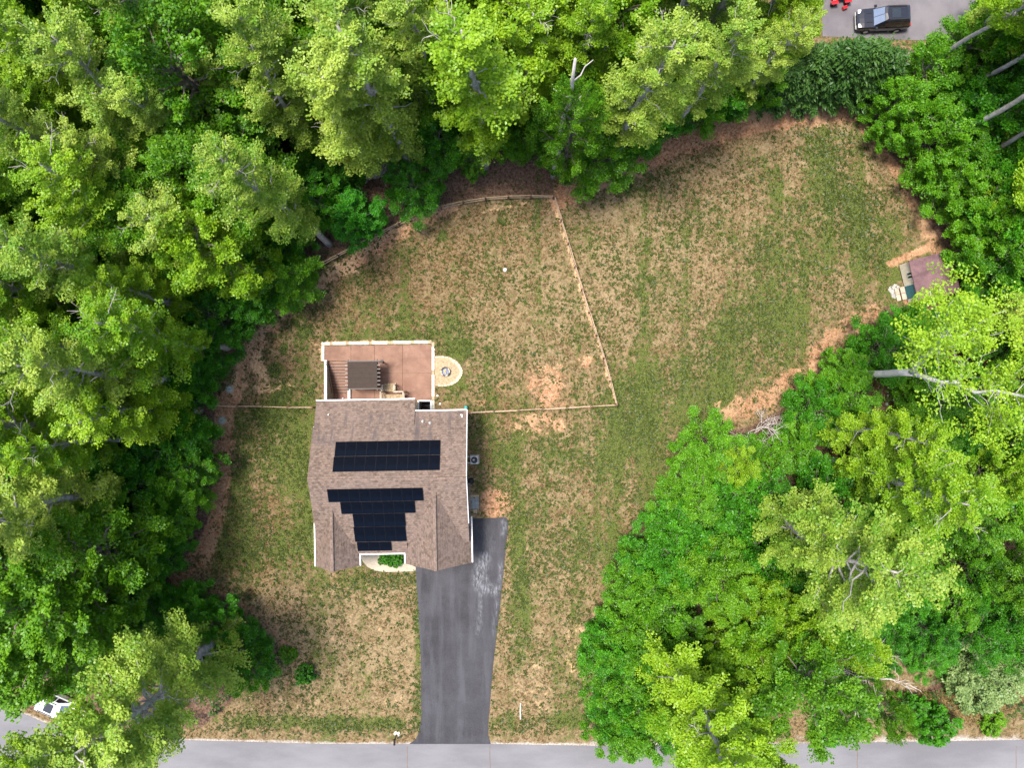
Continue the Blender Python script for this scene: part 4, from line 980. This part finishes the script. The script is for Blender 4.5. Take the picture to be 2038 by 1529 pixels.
def conifer(seed, Ht=8.5, Rc=2.1):
    r = np.random.default_rng(seed); m = MB(); m.tube([(0,0,0),(0,0,Ht*.5),(0,0,Ht*.97)], [.17,.10,.02], 7)
    P_, A_, T_ = [], [], []
    nb = 150
    for i in range(nb):
        t = (i+.5)/nb; z = Ht*(.03+.95*t); Lb = Rc*(1-t)**.75*(.85+.35*r.random())+.12; a = i*2.39996+r.normal()*.2
        d = np.array([math.cos(a), math.sin(a), .30+.5*t]); p0 = np.array([0,0,z]); p1 = p0+d*Lb
        if i % 3 == 0: m.tube([p0, p0+d*Lb*.6, p1], [.03,.02,.006], 4)
        k = int(60+70*Lb/Rc); s = .3+.75*r.random(k)**.7
        pp = p0+d*Lb*s[:, None]+r.normal(size=(k, 3))*np.array([.16,.16,.10]); P_.append(pp)
        A_.append(np.tile(d, (k, 1))+r.normal(size=(k, 3))*.35); T_.append(np.clip(.15+.3*r.random()+.3*r.random(k), 0, 1))
    pos = np.concatenate(P_); al = np.concatenate(A_); t = np.concatenate(T_); n = len(pos)
    nr = r.normal(size=(n, 3))*.6+np.array([0,0,1.0]); L_ = .22+.22*r.random(n)
    return m.mesh('conifer_trunk', M['barkdark'], True), leaf_mesh('conifer_crown', pos, nr, L_, L_*.34, t, M['leaf_dark'], along=al, r=r), Ht
def bare(seed, Ht=5.0, spread=1.0, first=.25, depth=4):
    r = np.random.default_rng(seed); m = MB()
    def grow(p, d, L, rad, k):
        q = p+d*L; m.tube(wob(p, q, 4, .05*L, r), np.linspace(rad, rad*.6, 4), 5)
        if k == 0: return
        for j in range(3 if k > 1 else 4):
            nd = unit(d+r.normal(size=3)*.55*spread+np.array([0,0,.08])); grow(q if j < 2 else p+d*L*.6, nd, L*(.66+.2*r.random()), rad*.60, k-1)
    grow(np.array([0,0,0.]), np.array([0,0,1.]), Ht*first, .010*Ht+.012, depth)
    return m.mesh('bare_trunk', M['deadwood'], True)
def snag(seed, Ht=20.0):
    r = np.random.default_rng(seed); m = MB(); pts = wob(np.array([0,0,0.]), np.array([.4,.2,Ht]), 9, .12, r); m.tube(pts, np.linspace(.26,.09,9), 8)
    for k in (5,6,7):
        a = r.random()*6.28; m.tube(wob(pts[k], pts[k]+np.array([math.cos(a),math.sin(a),1.1])*1.4, 4, .1, r), [.07,.05,.04,.02], 5)
    return m.mesh('snag_trunk', M['deadwood'], True)

PROTO = {
 'pale':  [poplar(11+i, 'leaf_pale', 25, rc, b_) for i, (rc, b_) in enumerate(((2.2,.18),(2.6,.28),(2.0,.15),(2.7,.34)))],
 'sparse': [forked(23, 'leaf_gold')],
 'grand': [poplar(41, 'leaf_pale', 25, 3.5, .12, 80, per=88), poplar(43, 'leaf_pale', 25, 3.4, .30, 72, per=88)],
 'bole': [poplar(27, 'leaf_gold', 25, 3.2, .58, 40, tr_=.24), poplar(28, 'leaf_gold', 25, 3.0, .54, 40, tr_=.23)],
 'gold':  [poplar(31+i, 'leaf_gold', 23, rc, b_) for i, (rc, b_) in enumerate(((2.4,.20),(2.8,.28),(2.1,.17)))],
 'mid':   [broad(51+i, 'leaf_mid', 14, rc, .20, 46, .15, per=84) for i, rc in enumerate((2.9,3.3,2.6))],
 'goldmid': [broad(61+i, 'leaf_gold', 13, rc, .20, 44, .15, per=84) for i, rc in enumerate((2.7,3.1))],
 'vivid': [broad(71+i, 'leaf_vivid', 7.0, rc, .04, 36, .135, per=80) for i, rc in enumerate((2.3,2.6,2.1,2.4))],
 'fresh': [broad(76+i, 'leaf_fresh', 7.5, rc, .06, 36, .14, per=80) for i, rc in enumerate((2.3,2.6,2.1))],
 'round': [broad(99, 'leaf_round', 6.5, 2.4, .05, 44, .16, per=62)],
 'conifer': [conifer(81+i) for i in range(3)],
}
BUSH = [broad(91, 'leaf_vivid', 2.0, 1.0, .02, 26, .13, per=60), broad(92, 'leaf_mid', 1.7, 1.0, .02, 26, .14, per=50)]
WHITEBUSH = broad(95, 'leaf_white', 3.6, 2.7, .02, 44, .21, per=60)
KNAME = {'grand':'tall_tree','round':'round_tree','bole':'tall_tree','pale':'tall_tree','sparse':'tall_tree','gold':'tall_tree','mid':'broadleaf_tree','goldmid':'broadleaf_tree','vivid':'understorey_tree','fresh':'understorey_tree','conifer':'conifer_tree'}
KDESC = {'grand':'big spreading pale yellow-green tree','round':'compact round bright emerald tree','bole':'tall long-trunked yellow-green tree','sparse':'tall thin-leaved tree with a white forked trunk','pale':'tall pale yellow-green tree','gold':'tall bright yellow-green tree','mid':'medium mid-green broadleaf tree','goldmid':'medium yellow-green broadleaf tree',
         'vivid':'low deep-green tree','fresh':'low fresh-green tree','conifer':'dark green conifer'}
trees = []      # (px, py, h, kind, radius scale)
HAND = [ # tall trees read off the photograph: base position, height, kind, width
 (322,277,24,'gold',1.05),(487,222,25,'pale',.95),(228,92,26,'gold',1.1),(655,485,25,'pale',.85),(302,400,25,'pale',.95),(246,450,24,'gold',.9),(748,345,25,'pale',1.1),
 (618,240,18,'mid',1.0),(525,540,17,'goldmid',.95),(362,590,25,'pale',1.0),(452,690,22,'gold',.95),(392,748,25,'pale',1.0),(395,815,19,'gold',1.1),(305,950,26,'pale',1.15),(470,1252,25,'grand',1.25),
 (398,1272,28,'bole',.8),(822,338,26,'pale',1.15),(963,328,26,'gold',1.25),(1116,352,19,'mid',.55),(1222,320,24,'pale',1.0),(1330,262,22,'pale',.9),(1452,222,17,'pale',.7),(1800,184,22,'bole',1.0),
 (1890,195,23,'bole',1.0),(1845,286,29,'bole',.95),(1905,332,24,'bole',1.0),(1688,748,24,'sparse',1.1),(1615,848,20,'gold',.8),(1618,916,24,'gold',.95),(1482,1013,26,'grand',1.1),
 (1300,1262,24,'gold',1.1),(1380,1105,12,'mid',.9),(1420,1200,13,'goldmid',.9),(880,250,24,'pale',.95),(690,260,25,'pale',1.0),(700,120,26,'pale',1.1),(790,180,22,'mid',1.0),(1030,190,20,'goldmid',1.0),
 (1190,190,18,'goldmid',.9),(1290,150,22,'pale',1.05),(1380,120,22,'pale',1.1),(1240,60,22,'pale',1.0),(940,120,22,'goldmid',1.0),(560,120,24,'mid',1.1),(440,90,26,'pale',1.0),(447,410,15,'mid',1.05),(1500,150,12,'goldmid',.8),
 (1560,1130,15,'mid',1.0),(1500,1240,18,'mid',1.0),(1590,1200,12,'goldmid',.9),(1830,560,0,'',0),(1900,640,22,'pale',1.1),(1920,430,20,'gold',1.1),
 (1345,1340,17,'goldmid',1.0),(1400,1380,15,'goldmid',.9),(1650,1320,13,'mid',.5),(250,560,25,'gold',1.0),(230,680,25,'pale',1.0),(270,820,24,'gold',1.05),(210,1000,24,'pale',1.0),(300,1100,20,'mid',1.1),(200,1150,20,'mid',1.1),(420,330,24,'pale',1.0),(530,300,22,'mid',1.0),
 (130,200,25,'gold',1.0),(150,330,25,'pale',1.0),(120,480,24,'gold',1.0),(560,430,18,'mid',1.0),(380,480,22,'gold',1.0),(270,1190,18,'mid',1.1),(330,1040,18,'mid',1.0),(800,60,24,'pale',1.0),(1120,120,20,'goldmid',1.0)]
EDGE = [ # low leafy edge trees
 (612,430,4.5,'vivid',.0),(724,449,6.0,'round',.84),(836,398,6.2,'vivid',.9),(942,338,5,'fresh',.8),(545,555,7,'vivid',1.0),(512,585,7,'vivid',1.0),(465,640,7,'vivid',1.0),(425,705,7,'vivid',1.0),(398,768,6.5,'vivid',1.0),(385,830,7,'vivid',1.05),(382,890,7,'vivid',1.0),
 (385,955,6.5,'fresh',1.0),(368,1030,7,'fresh',1.0),(350,1075,7,'vivid',1.0),(400,1195,5.5,'vivid',1.0),(450,1215,6,'vivid',1.0),(505,1275,6.5,'vivid',1.0),(520,1305,5.5,'fresh',.9),(350,1210,7,'vivid',1.0),(300,1150,7.5,'vivid',1.0),
 (1255,268,7,'vivid',1.05),(1218,282,7.5,'vivid',1.0),(1300,238,7,'vivid',1.0),(1360,215,7,'fresh',1.05),(1400,205,7.5,'vivid',1.0),(1480,180,7,'fresh',1.0),(1430,188,7,'fresh',1.0),
 (1735,240,6.5,'fresh',1.0),(1765,275,7,'fresh',1.0),(1805,305,7.5,'fresh',1.0),(1780,200,8,'fresh',1.0),(1850,340,7,'fresh',1.0),(1855,390,7,'fresh',1.0),(1890,430,7.5,'fresh',1.05),(1905,480,8,'fresh',1.0),(1920,530,8,'fresh',1.0),(1885,600,9,'gold',.0),
 (1800,652,5,'vivid',.95),(1765,668,5.5,'vivid',1.0),(1720,700,6.5,'vivid',1.0),(1868,648,6,'fresh',1.0),(1650,735,5.5,'fresh',.9),(1640,790,6.5,'fresh',1.0),(1590,815,6,'vivid',1.0),(1562,876,6,'fresh',1.0),(1390,880,6.5,'fresh',1.0),(1432,918,8,'goldmid',.8),
 (1370,925,6.5,'fresh',1.0),(1350,985,6.5,'fresh',1.0),(1320,1035,6.5,'vivid',1.0),(1290,1085,7,'vivid',1.0),(1255,1140,6.5,'fresh',1.0),(1235,1195,7,'fresh',1.0),(1200,1255,6.5,'vivid',1.0),(1215,1310,7,'fresh',1.0),(1235,1360,7,'vivid',1.0),(1260,1405,7,'fresh',1.0),
 (1300,1170,8,'fresh',1.05),(1260,1250,8,'fresh',1.0),(1340,1080,8,'vivid',1.05),(1280,1330,8,'fresh',1.0),(1800,1220,6,'vivid',1.0),(1840,1180,6,'fresh',1.0),(1900,1230,6,'vivid',1.1),(1780,1150,6,'fresh',1.0),(1640,1270,4.5,'vivid',.8),(1880,1110,6.5,'fresh',1.1),(1960,1180,7,'vivid',1.1)]
for b in HAND+EDGE:
    if b[4] > 0: trees.append(b)
for px, py, h in ((1532,190,6.5),(1574,178,7.6),(1628,180,8.6),(1664,176,8.4),(1706,182,7.4)): trees.append((px, py, h, 'conifer', 1.2))
def blocked(px, py):
    if in_poly(CLEAR, np.array([px]), np.array([py]))[0] or in_poly(TOPFIELD, np.array([px]), np.array([py]))[0]: return True
    if any(((px-c[0])/c[2])**2+((py-c[1])/c[3])**2 < 1.2 for c in CLEARINGS): return True
    if 1740 < px < 1900 and 480 < py < 620: return True
    if 1520 < px < 1860 and py < 210: return True
    if 1800 < px < 1960 and 990 < py < 1080: return True
    if px < 260 and py > 1330: return True
    if px > 1450 and py > 1290: return True
    if px < 560 and py > 1285: return True
    if ((px-1490)/75)**2+((py-858)/42)**2 < 1: return True
    if px < 200 and py > 1225: return True
    return py > 1440
rr = random.Random(5)
def try_fill(n, mind, kinds_fn, xr=(-20,2060), yr=(-15,1440)):
    for _ in range(n):
        px, py = rr.uniform(*xr), rr.uniform(*yr)
        if blocked(px, py): continue
        de = float(pdist(CLEAR, np.array([px]), np.array([py]), True)[0])/21.4
        k = kinds_fn(px, py, de)
        if not k: continue
        kind, h, w = k
        md = mind*((.98 if px > 1240 and py > 640 else .72) if kind in ('vivid','fresh') else 1)
        if any((px-t[0])**2+(py-t[1])**2 < (md*21.4)**2*(.5 if (t[3] in ('pale','gold','sparse','bole','grand')) != (kind in ('pale','gold','sparse','bole','grand')) else 1) for t in trees): continue
        trees.append((px, py, h, kind, w))
def kf(px, py, de):
    u = rr.random(); sparse = 830 < px < 1520 and py < 150
    if sparse and u < .45: return None
    if de < 4: return (rr.choice(('vivid','fresh')), rr.uniform(5,7.5), rr.uniform(.9,1.1))
    if px < 340 and py > 1010: return (rr.choice(('vivid','vivid','fresh')), rr.uniform(6,10), rr.uniform(1,1.2))
    if px > 1500 and py > 1190: return ('vivid', rr.uniform(4,6), 1.0)
    if px > 1640 and 670 < py < 830: return ('fresh', rr.uniform(4,6), 1.0)
    if px > 1240 and py > 640:
        if u < .18: return None
        if u < .62: return (rr.choice(('fresh','vivid','fresh')), rr.uniform(7,11), rr.uniform(.85,1.05))
        return (rr.choice(('goldmid','mid','mid')), rr.uniform(11,16), rr.uniform(.75,.95))
    if u < .28: return (rr.choice(('vivid','fresh','vivid')), rr.uniform(6,10), rr.uniform(.9,1.1))
    if u < .52: return (rr.choice(('mid','mid','goldmid')), rr.uniform(11,17), rr.uniform(.85,1.1))
    return (rr.choice(('pale','gold','gold')), rr.uniform(18,24), rr.uniform(.8,1.0))
try_fill(3600, 2.85, kf)
# region names and counted-off labels
MARK = {'west woods, {} from the rear patio': (0, 640), 'south-west woods, {} from the driveway mouth': (0, 0)}
def region(px, py):
    if px < 620 and py < 330: return 'far north-west woods', 'curved fence', (650, 525)
    if px < 640 and py < 800: return 'west woods', 'patio coping', (640, 700)
    if px < 640 and py < 1100: return 'woods west of the house', 'west fence', (432, 808)
    if px < 640: return 'south-west woods', 'mailbox', (789, 1464)
    if px < 1000: return 'north-west fence woods', 'fence corner', (1101, 395)
    if px < 1240: return 'north woods', 'tarp shelter', (1107, 54)
    if px < 1560: return 'north-east woods', 'steel ring', (1590, 228)
    if px < 1860 and py < 240: return 'neighbouring drive hedge', 'black vehicle', (1753, 41)
    if py < 640: return 'east woods', 'garden shed', (1833, 557)
    if py < 880: return 'woods south of the shed', 'garden shed', (1833, 557)
    if py < 1130: return 'south-east woods', 'bare bleached shrub', (1485, 855)
    return 'woods by the road', 'driveway mouth', (976, 1481)
ORD = ['first','second','third','fourth','fifth','sixth','seventh','eighth','ninth','tenth','eleventh','twelfth','thirteenth','fourteenth','fifteenth','sixteenth','seventeenth','eighteenth','nineteenth','twentieth']+['twenty-'+o for o in ('first','second','third','fourth','fifth','sixth','seventh','eighth','ninth')]
bucket = {}
for i, (px, py, h, k, w) in enumerate(trees):
    rg_, mk, mp_ = region(px, py); bucket.setdefault((KDESC[k], rg_, mk), []).append((math.hypot(px-mp_[0], py-mp_[1]), i))
lab = {}
for (kd, rg_, mk), lst in bucket.items():
    for j, (_, i) in enumerate(sorted(lst)):
        lab[i] = f"{kd} in the {rg_}" if len(lst) == 1 else f"{kd} in the {rg_}, {ORD[j]} from the {mk}"
for i, (px, py, h, k, w) in enumerate(trees):
    pr = PROTO[k]; tm, cm, H0 = pr[i % len(pr)]; s = h/H0; x, y = G(px, py)
    t = empty(KNAME[k], (x, y, 0), 0.0 if k == 'sparse' else rr.uniform(0, 6.28), lab[i], 'tree', 'trees of the surrounding woods')
    ws = s*.35+.65 if k in ('pale','gold','sparse','bole','grand') else (s*.8+.2 if k not in ('vivid','fresh') else s)
    ws *= w
    place('trunk', tm, t, sc=(ws, ws, s)); place('crown', cm, t, sc=(ws, ws, s))
print('trees', len(trees))

# shrubs and dead trees
def shrub(name, me, px, py, s, label, cat='shrub', group=None):
    x, y = G(px, py); t = empty(name, (x, y, 0), rr.uniform(0, 6), label, cat, group)
    place('stem', me[0], t, sc=s); place('foliage', me[1], t, sc=s); return t
shrub('round_shrub', BUSH[0], 612, 1337, .74, 'round green shrub alone on dry grass near the road')
shrub('sparse_shrub', BUSH[1], 578, 1300, .62, 'small sparse shrub on bare soil beside the south-west trees')
for px, py, s, lb in ((766,1108,.42,'small green shrub in the front bed by the path curve'),(779,1107,.50,'green shrub in middle of the front bed under the gutter'),(793,1108,.52,'green shrub in the front bed beside the garage gable')):
    shrub('bed_shrub', BUSH[0], px, py+4, s, lb, group='shrubs in the front bed')
x, y = G(1925, 1325); t = empty('pale_flowering_shrub', (x,y,0), 0, 'large pale whitish-green flowering shrub above the tan grass', 'shrub'); place('stem', WHITEBUSH[0], t); place('foliage', WHITEBUSH[1], t)
for px, py, s, lb in ((1840,1425,1.5,'dark green roadside shrub below the sloping tan grass'),(1960,1432,.9,'small bright green roadside shrub at the verge'),(1640,1440,1.2,'low dark shrub on bare soil at roadside clearing'),(1800,1400,1.1,'bushy green shrub behind the roadside shrub')):
    shrub('roadside_shrub', BUSH[0] if s > 1 else BUSH[1], px, py, s, lb)
BARE = [bare(3, 5.0, 1.35, .22, 5), bare(5, 5.5, 1.1, .26, 4), bare(9, 6, 1.2, .25, 4)]
def dead(px, py, k, s, label, tilt=(0,0), cat='dead tree', name='bare_tree'):
    x, y = G(px, py); t = empty(name, (x,y,0), rr.uniform(0,6), label, cat); o = place('trunk', BARE[k], t, sc=s); o.rotation_euler = (tilt[0], tilt[1], 0); return t
dead(1484, 862, 0, 1.75, 'bare bleached shrub at the lawn edge among green trees', cat='dead shrub', name='bare_shrub')
dead(770, 350, 1, 1.15, 'bare grey branching tree behind the curved fence')
dead(1570, 1290, 2, 2.0, 'bare bleached tree rising from the roadside woods')
dead(1640, 1290, 1, 2.3, 'thin bare tree above the roadside clearing')
dead(1250, 1370, 2, 1.3, 'bare white branches at lawn edge near the road')
dead(1790, 165, 0, 1.2, 'bare pale branches beside the conifer hedge')
x, y = G(1100, 352); t = empty('tree_snag', (x,y,0), 1.0, 'broken pale tree snag standing at the north tree line', 'dead tree'); place('trunk', snag(4, 23), t)
x, y = G(215, 590); t = empty('tree_snag', (x,y,0), 2.0, 'grey broken snag standing inside the west woods', 'dead tree'); place('trunk', snag(6, 22), t)

# ------------------------------------------------------------------ undergrowth, tall grass, lawn tufts (uncountable)
N = 5200; ux = rng.uniform(-30, 2070, N*3); uy = rng.uniform(-30, 1450, N*3)
ok = ~in_poly(CLEAR, ux, uy) & ~in_poly(TOPFIELD, ux, uy)
for c in CLEARINGS: ok &= ((ux-c[0])/c[2])**2+((uy-c[1])/c[3])**2 > 1
ok &= ~((ux > 1735) & (ux < 1900) & (uy > 470) & (uy < 620)); ok &= ~((ux > 1790) & (ux < 1990) & (uy > 985) & (uy < 1110)) & ~((ux < 260) & (uy > 1340))
ok &= pdist(CLEAR, ux, uy, True) > 12
ux, uy = ux[ok][:N], uy[ok][:N]
cen = np.stack([(ux-1019)*CAM_H/FOC, (764.5-uy)*CAM_H/FOC, rng.uniform(.2, 1.9, len(ux))], -1)
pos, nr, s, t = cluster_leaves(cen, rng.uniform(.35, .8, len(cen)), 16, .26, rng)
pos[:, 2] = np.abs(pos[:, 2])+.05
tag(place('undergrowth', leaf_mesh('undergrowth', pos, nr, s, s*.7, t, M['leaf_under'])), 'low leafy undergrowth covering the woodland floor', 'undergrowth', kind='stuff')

def blades(px, py, per, rad, hgt, mat, name, label, w=.05):
    n = len(px); k = np.repeat(np.arange(n), per); Nn = len(k)
    x = (px-1019)*CAM_H/FOC; y = (764.5-py)*CAM_H/FOC; a = rng.random(Nn)*6.283
    R_ = rad[k]*(.35+.8*rng.random(Nn)); h = hgt[k]*(.5+.7*rng.random(Nn))
    b = np.stack([x[k]+rng.normal(size=Nn)*rad[k]*.25, y[k]+rng.normal(size=Nn)*rad[k]*.25, np.full(Nn, .0)], -1)
    d = np.stack([np.cos(a), np.sin(a), np.zeros(Nn)], -1); p = np.stack([-np.sin(a), np.cos(a), np.zeros(Nn)], -1)*(w*(.6+.8*rng.random(Nn)))[:, None]
    mid = b+d*(R_*.55)[:, None]; mid[:, 2] = h; tip = b+d*R_[:, None]; tip[:, 2] = h*.8
    v = np.stack([b, mid+p, tip, mid-p], 1).reshape(-1, 3)
    tt = np.clip(rng.random(n)[k]*.7+rng.random(Nn)*.3, 0, 1)
    return tag(place(name, fast_mesh(name, v, np.arange(4*Nn).reshape(-1, 4), mat, {'tint': tt})), label, 'grass', kind='stuff')
Nt = 230000; tx_ = rng.uniform(330, 1900, Nt); ty_ = rng.uniform(200, 1480, Nt)
ok = in_poly(CLEAR, tx_, ty_) & (pdist(CLEAR, tx_, ty_, True) > 6)
for poly in (DRIVE, WALK, [(638,678),(868,678),(868,820),(638,820)], [(612,797),(932,797),(940,1135),(625,1135)], [(863,706),(924,706),(924,772),(863,772)], [(1770,500),(1880,500),(1880,610),(1770,610)]): ok &= ~in_poly(poly, tx_, ty_)
ok &= ty_ < 1468
gi = np.clip(np.searchsorted(gx, (tx_-1019)*CAM_H/FOC), 1, len(gx)-1); gj = np.clip(np.searchsorted(gy, (764.5-ty_)*CAM_H/FOC), 1, len(gy)-1)
gg = green[gj, gi]; bare_ = np.maximum.reduce([clay[gj, gi], sand[gj, gi]*.8, litter[gj, gi]])
cl = np.sin(tx_*.021+1.3*np.sin(ty_*.017))*np.sin(ty_*.026+1.1*np.sin(tx_*.013))*.5+.5
prob = np.clip((gg-.06)*1.1*(.18+1.15*cl), 0.04, .95)*np.clip(1-bare_*1.1, .05, 1)
ok &= rng.random(Nt) < prob*.75
tx_, ty_ = tx_[ok], ty_[ok]; n = len(tx_); sz = .09+.19*rng.random(n)**2.4
print('tufts', n)
blades(tx_, ty_, 7, sz, sz*.5, M['grassblade'], 'lawn_grass', 'scattered dark green grass tufts over the dry lawn', .05)
gx2 = np.concatenate([rng.uniform(1870, 2050, 420), rng.uniform(1780, 1930, 160)]); gy2 = np.concatenate([1418-(gx2[:420]-1870)*.25+rng.normal(size=420)*12, 1392+rng.normal(size=160)*7])
blades(gx2, gy2, 12, np.full(580, .55), np.full(580, .7), M['drygrass'], 'tall_dry_grass', 'tall tan dry grass along the south-east verge', .03)
